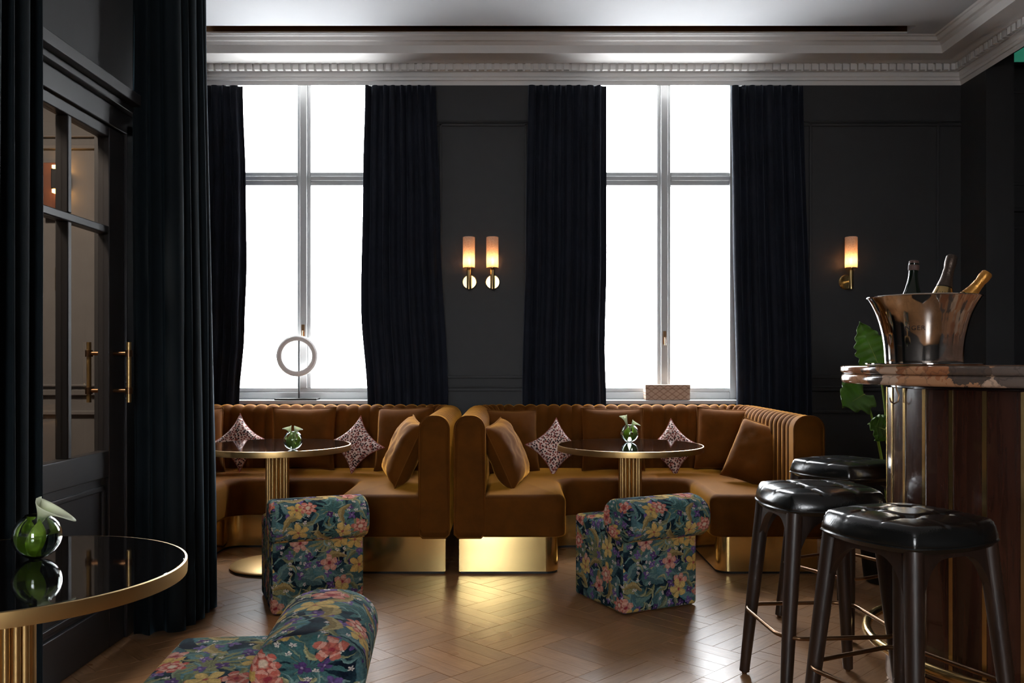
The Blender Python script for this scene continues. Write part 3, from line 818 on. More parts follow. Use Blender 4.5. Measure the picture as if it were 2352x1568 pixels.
banquette('banquette', (.706, 4.91, 0), 'mustard velvet U-shaped banquette nearer the bar')
banquette('banquette', (-1.403, 4.91, 0), 'mustard velvet U-shaped banquette below the ring sculpture window')

# ------------------------------------------------------------------ cushions
def cushion_mesh(wd, ht, T, pinch, mname, seed, wr=.006, N=22):
    v = []; f = []; uv = []
    def pt(i, j, side):
        u = -1+2*i/N; w_ = -1+2*j/N
        x = wd/2*u*(1-pinch*(1-w_*w_)*abs(u)**1.2); y = ht/2*w_*(1-pinch*(1-u*u)*abs(w_)**1.2)
        e = max(0, (1-u**4)*(1-w_**4))**.55
        z = side*T*e
        k = noise.noise((x*9+seed, y*9, side*2+seed))*wr+noise.noise((x*24, y*24+seed, side))*wr*.4
        # creases running from the corners
        k += -wr*1.2*abs(math.sin((abs(u)-abs(w_))*6+seed))*e*(abs(u*w_))
        return (x, y, z+k*e)
    for side in (1, -1):
        st = len(v)
        for j in range(N+1):
            for i in range(N+1): v.append(pt(i, j, side))
        for j in range(N):
            for i in range(N):
                a = st+j*(N+1)+i; q = (a, a+1, a+N+2, a+N+1); q = q if side > 0 else q[::-1]
                f.append(q); uv.append([(v[k][0]+(.7 if side < 0 else 0)+seed*.13, v[k][1]+seed*.37) for k in q])
    mb = MB(); mb.add(v, f, uv)
    edge = []
    for i in range(N): edge.append(pt(i, 0, 1))
    for j in range(N): edge.append(pt(N, j, 1))
    for i in range(N, 0, -1): edge.append(pt(i, N, 1))
    for j in range(N, 0, -1): edge.append(pt(0, j, 1))
    return mb, [(p[0], p[1], 0) for p in edge]
def cushion(name, x, y, d, size, yaw, lean, roll, label, m='cushion', T=.075, pinch=.06, seed=1, grp='mustard velvet cushions', wr=.008):
    """x, y, d: pixel of the centre and its depth; yaw turns the face, lean tips the top back, roll turns in its own plane"""
    mb, edge = cushion_mesh(size[0], size[1], T, pinch, name, seed, wr)
    o = mb.obj(name, M[m], None, sharp=180)
    p = px(x, y, d)
    Mx = Matrix.Translation(p) @ Matrix.Rotation(R(yaw), 4, 'Z') @ Matrix.Rotation(PI/2-R(lean), 4, 'X') @ Matrix.Rotation(R(roll), 4, 'Z')
    o.matrix_world = Mx
    tag(o, label, 'cushion', grp)
    pp = MB().tube(edge, .0048 if m == 'cushion' else .003, 6, closed=True).obj('piping', M[m] if m == 'cushion' else M['leopard'], None)
    pp.parent = o
    return o
# right banquette
cushion('velvet_cushion', 1172, 1013, 5.98, (.42, .44), 24, 12, -2, 'mustard cushion in the rear corner under the curtain, behind a tilted one', seed=2)
cushion('velvet_cushion', 1163, 1040, 5.36, (.40, .41), 74, 24, 6, 'mustard cushion tilted against the arm by the gap between the sofas, nearer the bar', seed=3, wr=.014, T=.085)
cushion('velvet_cushion', 1408, 1008, 6.00, (.43, .43), 0, 10, 0, 'mustard square cushion behind the vase on the table nearer the bar', seed=4)
cushion('velvet_cushion', 1668, 1008, 6.00, (.41, .43), -14, 12, -2, 'mustard cushion in the rear corner under the box window, nearest the bar', seed=5)
cushion('velvet_cushion', 1737, 1040, 5.42, (.33, .40), -34, 24, -14, 'mustard cushion propped in front on the sofa end beside the bar stools', seed=6, wr=.014, T=.09)
cushion('spotted_cushion', 1274, 1026, 5.90, (.285, .285), 4, 14, 40, 'spotted red and pink cushion on a corner, overlapped by the table nearer the bar', 'leopard', .06, .22, 7, 'spotted cushions', .004)
cushion('spotted_cushion', 1546, 1028, 5.92, (.285, .285), -4, 14, 48, 'spotted red and pink cushion mostly hidden behind the table nearer the bar', 'leopard', .06, .22, 8, 'spotted cushions', .004)
# left banquette
cushion('velvet_cushion', 696, 1006, 6.00, (.44, .43), 0, 10, 0, 'mustard square cushion behind the vase below the ring sculpture', seed=9)
cushion('velvet_cushion', 927, 1008, 5.96, (.42, .44), -20, 12, 2, 'mustard cushion in the rear corner behind a tilted one, ring sculpture side', seed=10)
cushion('velvet_cushion', 929, 1034, 5.36, (.40, .41), -72, 24, -6, 'mustard cushion tilted against the arm by the gap, ring sculpture side', seed=11, wr=.014, T=.085)
cushion('velvet_cushion', 440, 1012, 5.9, (.42, .44), 26, 12, 0, 'mustard cushion peeping out beside the velvet drape', seed=12)
cushion('spotted_cushion', 551, 1016, 5.92, (.285, .285), 8, 14, 47, 'spotted red and pink cushion on a corner beside the velvet drape', 'leopard', .06, .24, 13, 'spotted cushions', .004)
cushion('spotted_cushion', 818, 1021, 5.90, (.285, .285), -8, 14, 40, 'spotted red and pink cushion at the table edge near the tilted cushion', 'leopard', .06, .24, 14, 'spotted cushions', .004)

# ------------------------------------------------------------------ tables
def table(loc, Rt, label):
    t = empty('round_table', loc); tag(t, label, 'table', 'round black and brass tables')
    zt = .716
    MB().lathe([(0, zt-.022), (Rt-.006, zt-.022), (Rt-.006, zt-.002), (Rt-.008, zt), (0, zt)], 96, cap=False).obj('table_top', M['table_black'], t)
    MB().lathe([(Rt-.0055, zt-.034), (Rt, zt-.033), (Rt+.001, zt-.016), (Rt, zt-.001), (Rt-.0055, zt)], 96, cap=False).obj('rim', M['brass_rim'], t)
    MB().lathe([(0, zt-.034), (Rt-.0055, zt-.034), (Rt-.0055, zt-.022), (0, zt-.022)], 64, cap=False).obj('underside', M['black'], t)
    # fluted column
    n = 16; prof2 = []
    for i in range(n*10):
        a = 2*PI*i/(n*10); k = abs(math.sin(n*a/2)); prof2.append(((.054+.014*k**.6)*math.cos(a), (.054+.014*k**.6)*math.sin(a)))
    MB().prism(prof2, .03, zt-.034).obj('fluted_column', M['brass_rim'], t, sharp=55)
    MB().lathe([(.08, .034), (.12, .032), (.255, .024), (.268, .018), (.268, .012), (.25, .010)], 64, cap=True).obj('base_plate', M['brass_rim'], t)
    MB().lathe([(.255, 0), (.258, .011), (0, .011)], 64).obj('base_pad', M['black'], t)
    return t
TL = (-1.39, 5.12, 0); TR = (.684, 5.12, 0); TN = (-1.193, 2.036, 0)
table(TL, .425, 'round black table with brass edge below the ring sculpture window')
table(TR, .425, 'round black table with brass edge at the sofa nearer the bar')
table(TN, .403, 'round black table with brass edge in the near left corner')

# ------------------------------------------------------------------ vases with calla lilies
def vase(loc, r, label):
    t = empty('bowl_vase', loc); tag(t, label, 'vase', 'round glass vases')
    pro = []; th = .004; N = 20
    a0, a1 = -80, 60
    zc = r*math.sin(R(80))
    for i in range(N+1):
        a = R(a0+(a1-a0)*i/N); pro.append((r*math.cos(a), zc+r*math.sin(a)))
    rim = pro[-1]; pro.append((rim[0]-th*.3, rim[1]+th*.6))
    for i in range(N, -1, -1):
        a = R(a0+(a1-a0)*i/N); pro.append(((r-th)*math.cos(a) if i else 0, zc+(r-th)*math.sin(a)))
    pro.insert(0, (0, pro[0][1]))
    MB().lathe(pro, 40, cap=False).obj('bowl', M['vase'], t, sharp=70)
    wp = []; ri = r-th-.0012
    for i in range(15):
        a = R(-88+(88+8)*i/14); wp.append((ri*math.cos(a), zc+ri*math.sin(a)))
    wp[0] = (0, wp[0][1]); wp.append((0, wp[-1][1]))
    MB().lathe(wp, 36, cap=False).obj('water', M['water'], t, sharp=60)
    return t
def calla(loc, base, tipdir, L, Rf, label, turn=0, tail=1.0, leafs=True, r=.055, seed=0):
    """one lily: stem from inside the vase, funnel spathe opening towards tipdir, curled leaves in the bowl"""
    t = empty('calla_lily', loc); tag(t, label, 'flower', 'calla lilies')
    b = Vector(base); d = Vector(tipdir).normalized()
    p0 = Vector((-.3*r*math.copysign(1, d.x), 0, .25*r)); mid = (p0+b)/2+Vector((0, 0, .15*r))
    pts = [p0.lerp(mid, k/5).lerp(mid.lerp(b, k/5), k/5) for k in range(6)]
    MB().tube(pts, .0045, 8).obj('stem', M['stem'], t)
    side = d.cross(Vector((0, 1, 0))).normalized(); up = d.cross(side).normalized()
    Mx = Matrix((side, up, d)).transposed().to_4x4()
    v = []; f = []; nt, na = 18, 28
    for i in range(nt+1):
        q = i/nt
        for k in range(na+1):
            a = -PI*1.12+2.24*PI*k/na
            tip = math.cos(a/1.12)*.5+.5          # 1 on the long side
            tt = (max(0, q-.5)/.5)**2
            rr = .004+Rf*q**1.35+Rf*.38*tt*(.5+.5*(1-tip)**3+tip**2)
            outw = 2.4*tail*Rf*tt*tip**3
            z = L*q*(.84+.16*tip)+.25*Rf*tt*(1-tip)**4*3-.10*outw*tt
            x = rr*math.cos(a)+outw*.85; y = rr*math.sin(a)*(1-.45*tt*tip**2)
            v.append((x, y, z))
    for i in range(nt):
        for k in range(na):
            c = i*(na+1)+k; f.append((c, c+1, c+na+2, c+na+1))
    mb = MB(); mb.add(v, f); mb.xf(Matrix.Rotation(turn, 4, 'Z'))
    o = mb.obj('spathe', M['petal'], t, sharp=180); o.matrix_local = Matrix.Translation(b) @ Mx
    s = o.modifiers.new('petal', 'SOLIDIFY'); s.thickness = .0018
    MB().tube([b+d*L*.12, b+d*L*.55], [.004, .003], 8).obj('spadix', M['label'], t)
    if leafs:
        zc = r*.985
        for i, a in enumerate((.4, 1.9, 3.2, 4.6)):
            v = []; f = []
            for j in range(13):
                q = j/12; ph = R(-70+130*q); wd = .45*math.sin(PI*min(.98, q+.02))**.7
                for k in range(5):
                    aa = a+seed+.5*q+wd*(k-2)/2; rr = (r-.008)
                    v.append((rr*math.cos(ph)*math.cos(aa), rr*math.cos(ph)*math.sin(aa), zc+rr*math.sin(ph)))
            for j in range(12):
                for k in range(4):
                    c = j*5+k; f.append((c, c+1, c+6, c+5))
            mb = MB(); mb.add(v, f); lo_ = mb.obj('leaf', M['vase_leaf'] if i % 2 else M['stem'], t, sharp=180)
            s = lo_.modifiers.new('blade', 'SOLIDIFY'); s.thickness = .001
    return t
zt = .716
VN = (-1.177, 2.15, zt+.0008); vase(VN, .0565, 'round glass vase with a lily on the near left table')
calla(VN, (.004, -.004, .080), (.42, -.1, .80), .062, .019, 'pale green and white calla lily drooping from the near left vase', PI, 1.2, seed=.3, r=.0565)
VL = (-1.227, 4.84, zt+.0008); vase(VL, .052, 'round glass vase on the table below the ring sculpture')
calla(VL, (-.010, 0, .080), (-.30, -.2, .95), .050, .011, 'white calla lily leaning outward in the vase below the ring sculpture', 0, .6, r=.052, seed=1)
calla(VL, (.010, 0, .080), (.35, -.25, .9), .048, .011, 'yellow-green calla lily leaning towards the bar, vase below the ring sculpture', PI, .6, r=.052, leafs=False)
VR = (.703, 5.29, zt+.0008); vase(VR, .055, 'round glass vase on the table nearer the bar')
calla(VR, (-.010, 0, .085), (-.30, -.1, 1), .085, .010, 'bright green calla lily standing tallest in the vase nearer the bar', 0, .6, r=.055, seed=2)
calla(VR, (.008, 0, .088), (.55, -.15, .8), .045, .011, 'small white calla lily bent over in the vase nearer the bar', PI, .9, r=.055, leafs=False)

# ------------------------------------------------------------------ floral slipper chairs
def chair_proto():
    t = empty('slipper_chair')
    bm = bmesh.new(); bmesh.ops.create_cube(bm, size=1)
    for v in bm.verts: v.co = Vector((v.co.x*.44, v.co.y*.45-.005, (v.co.z+.5)*.415+.004))
    bmesh.ops.subdivide_edges(bm, edges=bm.edges[:], cuts=3, use_grid_fill=True)
    ed = [e for e in bm.edges if e.calc_face_angle(0) > .5]
    bmesh.ops.bevel(bm, geom=ed, offset=.020, segments=4, profile=.5, affect='EDGES')
    for v in bm.verts:                                # slightly puffed upholstery
        if v.co.z > .41: v.co.z += .014*(1-(v.co.x/.22)**2)*(1-((v.co.y+.005)/.225)**2)
    uvl = bm.loops.layers.uv.new('UVMap')
    for f in bm.faces:
        n = f.normal
        for l in f.loops:
            c = l.vert.co
            if abs(n.z) > .6: l[uvl].uv = (c.x, c.y)
            elif abs(n.x) > abs(n.y): l[uvl].uv = (c.y*(1 if n.x > 0 else -1)+.8, c.z)
            else: l[uvl].uv = (c.x*(1 if n.y < 0 else -1)+(1.7 if n.y > 0 else 0), c.z-.415-.22)
        f.smooth = True
    me = bpy.data.meshes.new('seat_block'); bm.to_mesh(me); bm.free(); me.materials.append(M['floral'])
    o = bpy.data.objects.new('seat_block', me); C.objects.link(o); o.parent = t
    # bolster roll along the back
    v = []; f = []; uv = []; na = 36
    xs = [(-.232, .0), (-.232, .55), (-.230, .82), (-.224, .94), (-.212, 1.0)]+[(-.212+.424*k/10, 1.0) for k in range(1, 10)]+[(.212, 1.0), (.224, .94), (.230, .82), (.232, .55), (.232, .0)]
    ry, rz, cy, cz = .138, .102, -.196, .446
    for x, s in xs:
        for k in range(na):
            a = 2*PI*k/na
            yy = math.copysign(abs(math.cos(a))**.86, math.cos(a)); zz = math.copysign(abs(math.sin(a))**.86, math.sin(a))
            v.append((x, cy+ry*s*yy, cz+rz*s*zz))
    per = 2*PI*.12
    for i in range(len(xs)-1):
        for k in range(na):
            k2 = (k+1) % na; q = (i*na+k, (i+1)*na+k, (i+1)*na+k2, i*na+k2)
            f.append(q)
            def U(idx, kk):
                xx, s = xs[idx]
                if xs[i][1] < 1 or xs[i+1][1] < 1:
                    a = 2*PI*kk/na; return (.135*s*math.cos(a)+2.3+(1 if xx > 0 else 0), .135*s*math.sin(a))
                return (xx+.31, per*kk/na)
            uv.append([U(i, k), U(i+1, k), U(i+1, k+1), U(i, k+1)])
    mb = MB(); mb.add(v, f, uv); mb.obj('back_roll', M['floral'], t, sharp=70)
    for sx in (-.17, .17):
        for sy in (-.18, .17): MB().lathe([(.02, 0), (.02, .006)], 12, (sx, sy, 0)).obj('glide', M['black'], t)
    return t
ch = chair_proto()
cg = 'floral tapestry slipper chairs'
ch.location = (.61, 4.42, 0); ch.rotation_euler = (0, 0, R(26.5)); tag(ch, 'floral tapestry slipper chair at the table nearer the bar', 'chair', cg)
c2 = copy_tree(ch); c2.location = (-1.024, 4.40, 0); c2.rotation_euler = (0, 0, R(22)); tag(c2, 'floral tapestry slipper chair at the table below the ring sculpture', 'chair', cg)
c3 = copy_tree(ch); c3.location = (-.707, 2.281, 0); c3.rotation_euler = (0, 0, R(94.9)); tag(c3, 'floral tapestry slipper chair nearest the viewer, cut by the lower edge', 'chair', cg)

# ------------------------------------------------------------------ wall lamps
def sconce(xp, label):
    p = px(xp, 645, DW-.10); t = empty('wall_sconce', (p.x, DW, p.z)); tag(t, label, 'wall lamp', 'brass and glass wall sconces')
    bp = MB().lathe([(0, 0), (.056, 0), (.056, .006), (.050, .012), (0, .012)], 32); bp.xf(Matrix.Rotation(PI/2, 4, 'X')); bp.obj('backplate', M['brass'], t)
    MB().tube([(0, -.01, 0), (0, -.10, 0)], .009, 12).obj('arm', M['brass'], t)
    MB().lathe([(.014, -.062), (.016, -.060), (.016, .085), (.013, .09), (.013, .10)], 20, (0, -.10, 0)).obj('tube', M['brass'], t)
    MB().lathe([(.016, .095), (.040, .096), (.040, .101), (.016, .101)], 24, (0, -.10, 0)).obj('cup', M['brass'], t)
    zs = [(.044, .098), (.045, .12), (.0445, .18), (.045, .25), (.045, .322), (.041, .325), (.041, .25), (.0405, .18), (.041, .12), (.040, .100)]
    MB().lathe(zs, 28, (0, -.10, 0), cap=False).obj('shade', M['shade'], t)
    b = MB()
    b.lathe([(0, .118), (.009, .125), (.012, .145), (.009, .168), (0, .178)], 14, (0, -.10, 0)); b.obj('bulb', M['bulb'], t)
sconce(1077, 'brass wall sconce with glowing glass tube, the twin nearer the ring sculpture')
sconce(1131, 'brass wall sconce with glowing glass tube, the twin nearer the bar')
sconce(1955, 'single brass wall sconce glowing behind the ice bucket')

# ------------------------------------------------------------------ ring sculpture and box on the sills
rp = px(683, 920, 6.62)
t = empty('ring_sculpture', (rp.x, 6.62, WZ0+.031)); tag(t, 'pale stone ring on a thin black rod and flat base', 'sculpture')
rbox('base', M['black'], t, -.16, .16, -.06, .06, 0, .012, .002)
MB().tube([(.012, 0, .012), (.012, 0, .47)], .006, 10).obj('rod', M['black'], t)
mb = MB(); v = []; f = []
prf = [(.116, -.02), (.128, -.027), (.145, -.027), (.156, -.018), (.156, .018), (.145, .027), (.128, .027), (.116, .02)]
for k in range(72):
    a = 2*PI*k/72
    for r_, y_ in prf: v.append((r_*math.cos(a), y_, .333+r_*math.sin(a)))
for k in range(72):
    k2 = (k+1) % 72
    for i in range(8):
        j = (i+1) % 8; f.append((k*8+i, k2*8+i, k2*8+j, k*8+j))
mb.add(v, f); mb.obj('ring', M['stone'], t)
bx = px(1531, 910, 6.63)
t = empty('patterned_box', (bx.x, 6.63, WZ0+.031)); tag(t, 'beige box with a diamond pattern on the window sill', 'box')
rbox('body', M['card'], t, -.168, .168, -.06, .06, 0, .085, .003); rbox('lid', M['card'], t, -.17, .17, -.062, .062, .0855, .115, .003)

# ------------------------------------------------------------------ bar
BX, BY, BR, ZT = 1.96, 3.20, .54, 1.188
bar = empty('bar_counter', (BX, BY, 0)); tag(bar, 'rounded mahogany bar with brass strips and rose marble top', 'bar')
XE = 1.40
def dshape(r, n=40, xe=XE):
    p = [(r*math.cos(PI/2+PI*k/n), r*math.sin(PI/2+PI*k/n)) for k in range(n+1)]
    return p+[(xe, -r), (xe, r)]
MB().prism(dshape(BR-.012), 0, ZT-.075).obj('carcass', M['mahogany'], bar)
st = R(14.2)
ang = [PI-R(17.5)-st*k+R(0) for k in range(-7, 7)]     # strip angles around the curved end (0 = +x)
angs = sorted([R(171.7+12*k) for k in range(-6, 8)])
def arc_box(a0, a1, r0, r1, z0, z1, seg=5):
    v = []; f = []
    for k in range(seg+1):
        a = a0+(a1-a0)*k/seg
        for r_, z in ((r0, z0), (r1, z0), (r1, z1), (r0, z1)): v.append((r_*math.cos(a), r_*math.sin(a), z))
    for k in range(seg):
        for i in range(4):
            j = (i+1) % 4; f.append((k*4+i, (k+1)*4+i, (k+1)*4+j, k*4+j)[::-1])
    f.append((0, 1, 2, 3)); f.append(tuple(seg*4+i for i in (3, 2, 1, 0)))
    mb = MB(); mb.add(v, f); return mb
hw_ = .0075/BR
for a, b in zip(angs, angs[1:]):
    arc_box(a+hw_, b-hw_, BR-.015, BR, .10, ZT-.082).obj('wood_panel', M['mahogany'], bar, bev=.0015)
for a in angs:
    arc_box(a-hw_*.95, a+hw_*.95, BR-.015, BR+.004, .10, ZT-.082, 2).obj('brass_strip', M['brass'], bar)
for s in (-1,):
    xs_ = [BR*math.cos(angs[-1])+.0+.13*k for k in range(11)]
    for a, b in zip(xs_, xs_[1:]):
        MB().box(a+.01, b-.01, -BR, -BR+.015, .10, ZT-.082).obj('wood_panel', M['mahogany'], bar, bev=.0015)
    for a in xs_[1:]: MB().box(a-.008, a+.008, -BR-.004, -BR+.01, .10, ZT-.082).obj('brass_strip', M['brass'], bar)
MB().prism(dshape(BR+.006), .0, .10).obj('kick_plate', M['bronze'], bar)
RT = .7115
tp = MB(); tp.prism(dshape(RT, 64, XE+.03), ZT-.030, ZT, .010, .012, 5); tp.obj('marble_top', M['marble'], bar)
tp = MB(); tp.prism(dshape(RT-.003, 64, XE+.03), ZT-.067, ZT-.0302, .015, .012, 5); tp.obj('marble_edge', M['marble'], bar)
# foot rail
rr = .615; a_ = [PI*.62+(PI*1.5-PI*.62)*k/40 for k in range(41)]
MB().tube([(rr*math.cos(a), rr*math.sin(a), .165) for a in a_]+[(XE-.05, -rr, .165)], .018, 14).obj('foot_rail', M['brass'], bar)
for a in (PI*.72, PI*.95, PI*1.2, PI*1.44):
    MB().tube([((BR-.01)*math.cos(a), (BR-.01)*math.sin(a), .10), (rr*math.cos(a), rr*math.sin(a), .165)], .010, 10).obj('rail_bracket', M['brass'], bar)
hx = px(2062, 900, 2.98)
hook = [(0, 0, .042), (.004, 0, .02), (.012, 0, 0), (.008, 0, -.022), (-.006, 0, -.030), (-.018, 0, -.022), (-.021, 0, -.008)]
for k, a in enumerate((PI+R(33),)):
    o = MB().tube(hook, .003, 8).obj('bag_hook', M['bronze'], bar); o.location = (-.565, -.02, ZT-.067-.042); o.rotation_euler = (0, 0, 0)

# tray, bucket and bottles
bk = px(2121, 836, 3.05)
zb0 = ZT
tr = MB().lathe([(0, .002), (.182, .002), (.190, .006), (.190, .009), (.182, .0075), (0, .0055)], 56, cap=False).obj('steel_tray', M['chrome'], None, loc=(bk.x, bk.y, zb0)); tag(tr, 'thin round steel tray under the champagne bucket', 'tray')
bu = empty('champagne_bucket', (bk.x, bk.y, zb0+.0058)); tag(bu, 'large flared steel champagne bucket on the bar', 'ice bucket')
BS, BZ = .855, .94
bp_ = [(r*BS, z*BZ) for r, z in [(.147, .0), (.148, .006), (.149, .03), (.152, .07), (.158, .11), (.168, .15), (.182, .19), (.200, .225), (.212, .243), (.2155, .247)]]
def brad(z):
    for (r0, z0), (r1, z1) in zip(bp_, bp_[1:]):
        if z <= z1: return r0+(r1-r0)*(z-z0)/(z1-z0)
    return bp_[-1][0]
# smoother outline
bps = [(brad(.247*BZ*k/40), .247*BZ*k/40) for k in range(41)]
for _ in range(4): bps = [bps[0]]+[((bps[i-1][0]+2*bps[i][0]+bps[i+1][0])/4, bps[i][1]) for i in range(1, 40)]+[bps[-1]]
inn = [(r-.003, z) for r, z in bps[::-1] if z > .005]
MB().lathe([(0, 0)]+bps+[(.2165*BS, .2485*BZ), (.214*BS, .2500*BZ)]+inn+[(0, .006)], 72, cap=False).obj('bowl', M['chrome'], bu, sharp=60)
mb = MB(); mb.tube([(.2158*BS*math.cos(2*PI*k/64), .2158*BS*math.sin(2*PI*k/64), .248*BZ) for k in range(64)], .0028, 8, closed=True); mb.obj('rim', M['chrome'], bu)
cu = bpy.data.curves.new('lettering', 'FONT'); cu.body = 'NGER'; cu.size = .021; cu.space_character = 1.12; cu.resolution_u = 3
fo = bpy.data.objects.new('lettering', cu); C.objects.link(fo); bpy.context.view_layer.update()
me = bpy.data.meshes.new_from_object(fo.evaluated_get(bpy.context.evaluated_depsgraph_get())); bpy.data.objects.remove(fo)
bm = bmesh.new(); bm.from_mesh(me); bmesh.ops.subdivide_edges(bm, edges=[e for e in bm.edges if e.calc_length() > .006], cuts=2)
for v in bm.verts:
    z = .115+v.co.y; r_ = brad(z)+.0012; a = -PI/2-R(49)+v.co.x/.128
    v.co = Vector((r_*math.cos(a), r_*math.sin(a), z))
bm.to_mesh(me); bm.free(); me.materials.append(M['ink'])
lt = bpy.data.objects.new('lettering', me); C.objects.link(lt); lt.parent = bu; lt['label'] = 'dark printed letters NGER'
def bottle(top, foot, kind, label):
    """top = where the cork ends, foot = base centre, both relative to the bucket's base centre"""
    a, b = Vector(foot), Vector(top); d = (b-a); L = d.length; d.normalize()
    t = empty('champagne_bottle'); tag(t, label, 'bottle', 'bottles in the champagne bucket')
    q = d.to_track_quat('Z', 'Y'); t.matrix_world = Matrix.Translation(Vector((bk.x, bk.y, zb0+.0058))+a) @ q.to_matrix().to_4x4()
    k = L/.315; r = .0425
    body = [(0, .012), (.03, .002), (.040, .0), (r, .008), (r, .155*k), (.041, .17*k), (.034, .20*k), (.025, .225*k), (.0185, .25*k), (.0155, .27*k), (.0145, .297*k), (.017, .298*k), (.017, .308*k), (.014, .310*k), (0, .310*k)]
    MB().lathe(body, 28, cap=False).obj('glass', M['bottle'], t, sharp=50)
    if kind == 'bare':
        MB().lathe([(.0172, .286*k), (.0185, .290*k), (.0185, .302*k), (.0165, .304*k), (.0165, .315*k), (.012, .318*k), (0, .318*k)], 20).obj('cork', M['cork'], t)
        MB().lathe([(.0355, .196*k), (.0265, .222*k)], 20, a0=-2.0, a1=-1.55).obj('neck_label_and_glow', M['label'], t)  # yellow-green patch painted for light coming through the glass, no label here
    else:
        m = M['foil_dark'] if kind == 'dark' else M['foil_gold']
        MB().lathe([(.0275, .222*k), (.0205, .248*k), (.0178, .270*k), (.0185, .272*k), (.0168, .280*k), (.0190, .291*k), (.0200, .300*k), (.0192, .316*k), (.0150, .321*k), (0, .321*k)], 24, cap=False).obj('foil', m, t)
        MB().lathe([(.0365, .192*k), (.0285, .219*k)], 24, cap=False).obj('neck_label_and_glow', M['brass'] if kind == 'dark' else m, t)
    MB().lathe([(r+.0006, .05*k), (r+.0006, .12*k)], 28, cap=False).obj('label_band', M['red_label'] if kind == 'dark' else M['label'], t)
    return t
s_ = 3.05/2000
bottle(((2112-2126)*s_*.9, .03, (838-600)*s_), (-.045, .02, .012), 'bare', 'dark bare-necked champagne bottle, leftmost in the bucket')
bottle(((2210-2130)*s_*.9, .02, (838-592)*s_), (-.005, -.03, .012), 'dark', 'champagne bottle with dark wrinkled foil in the middle of the bucket')
bottle(((2284-2130)*s_*.9, -.02, (838-632)*s_), ((.03), .045, .06), 'gold', 'champagne bottle with amber foil leaning over the bucket rim')

# ------------------------------------------------------------------ bar stools
def stool_proto():
    t = empty('bar_stool')
    S, zs, N = .207, .752, 48
    # tufted leather seat: square sheet bent to a rounded cushion
    def sq(u, v):
        x = u*math.sqrt(1-v*v/2); y = v*math.sqrt(1-u*u/2)
        k = .62; return (u*(1-k)+x*k, v*(1-k)+y*k)
    v = []; f = []
    for j in range(N+1):
        for i in range(N+1):
            u = -1+2*i/N; w_ = -1+2*j/N
            x, y = sq(u, w_); e = max(abs(u), abs(w_))
            z = zs-.012*(e**6)-.028*max(0, (e-.86)/.14)**2+.008*(1-u*u)*(1-w_*w_)
            for q in (-.34, .34):
                for a, b in ((u, w_), (w_, u)):
                    z -= .0055*math.exp(-((a-q)/.035)**2)*(1-abs(b)**6)
            for qx in (-.34, .34):
                for qy in (-.34, .34): z -= .010*math.exp(-(((u-qx)**2+(w_-qy)**2)/.012))
            v.append((x*S, y*S, z))
    for j in range(N):
        for i in range(N):
            a = j*(N+1)+i; f.append((a, a+1, a+N+2, a+N+1))
    # skirt of the cushion
    ring = [j for j in range(N+1)]+[j*(N+1)+N for j in range(1, N+1)]+[N*(N+1)+i for i in range(N-1, -1, -1)]+[j*(N+1) for j in range(N-1, 0, -1)]
    prev = ring
    for sc_, z in ((1.012, zs-.055), (1.005, zs-.068), (.97, zs-.078)):
        s0 = len(v)
        for k in ring: v.append((v[k][0]*sc_, v[k][1]*sc_, z))
        cur = list(range(s0, s0+len(ring)))
        for k in range(len(ring)):
            k2 = (k+1) % len(ring); f.append((prev[k], cur[k], cur[k2], prev[k2]))
        prev = cur
    f.append(tuple(prev))
    mb = MB(); mb.add(v, f); mb.obj('seat_cushion', M['leather'], t, sharp=80)
    MB().tube([(v[k][0]*1.008, v[k][1]*1.008, zs-.064) for k in ring], .0045, 6, closed=True).obj('seat_piping', M['leather'], t)
    for qx in (-.34, .34):
        for qy in (-.34, .34):
            x, y = sq(qx, qy); MB().lathe([(0, -.004), (.006, -.003), (.007, 0), (.004, .003), (0, .004)], 10, (x*S, y*S, zs-.012)).obj('button', M['leather'], t)
    zt_ = zs-.078
    top, bot = .150, .206
    for sx in (-1, 1):
        for sy in (-1, 1):
            pts = [(sx*(top+(bot-top)*q), sy*(top+(bot-top)*q), zt_+.005-(zt_-.006)*q) for q in (0, .25, .5, .75, 1)]
            MB().tube(pts, [.028, .027, .025, .022, .019], 12).obj('leg', M['stool_wood'], t, sharp=60)
            MB().lathe([(.009, 0), (.011, .007), (.011, .012)], 12, (sx*bot, sy*bot, 0)).obj('glide', M['bronze'], t)
    # arched aprons: concave curve springing from each leg
    def apron(rot):
        n = 14; hi = []; lo = []
        for k in range(2*n+1):
            q = -1+k/n; aq = abs(q)
            half = top+(bot-top)*0
            z = zt_-.022-.235*(1-math.sqrt(max(0, 1-max(0, (aq-.18)/.82)**2.6)))
            xx = q*(top-.004+(bot-top)*max(0, (zt_-z))/zt_)
            yy = top+(bot-top)*(zt_-z)/zt_
            hi.append((q*(top-.004), -top, zt_)); lo.append((xx, -yy, z))
        v = []; f = []
        for dy_ in (-.013, .013):
            for p in hi: v.append((p[0], p[1]+dy_, p[2]))
            for p in lo: v.append((p[0], p[1]+dy_, p[2]))
        m = 2*n+1
        for k in range(m-1):
            f.append((k, m+k, m+k+1, k+1)); f.append((2*m+k, 2*m+k+1, 3*m+k+1, 3*m+k)); f.append((m+k, 3*m+k, 3*m+k+1, m+k+1)); f.append((k, k+1, 2*m+k+1, 2*m+k))
        mb = MB(); mb.add(v, f); mb.xf(Matrix.Rotation(rot, 4, 'Z')); mb.obj('apron', M['stool_wood'], t)
    for k in range(4): apron(k*PI/2)
    q = fillet([(-.215, -.215), (.215, -.215), (.215, .215), (-.215, .215)], [.085]*4, 10)
    MB().tube([(x, y, .265) for x, y in q], .0075, 10, closed=True).obj('foot_ring', M['bronze'], t)
    return t
s1 = stool_proto(); sg_ = 'black leather bar stools'
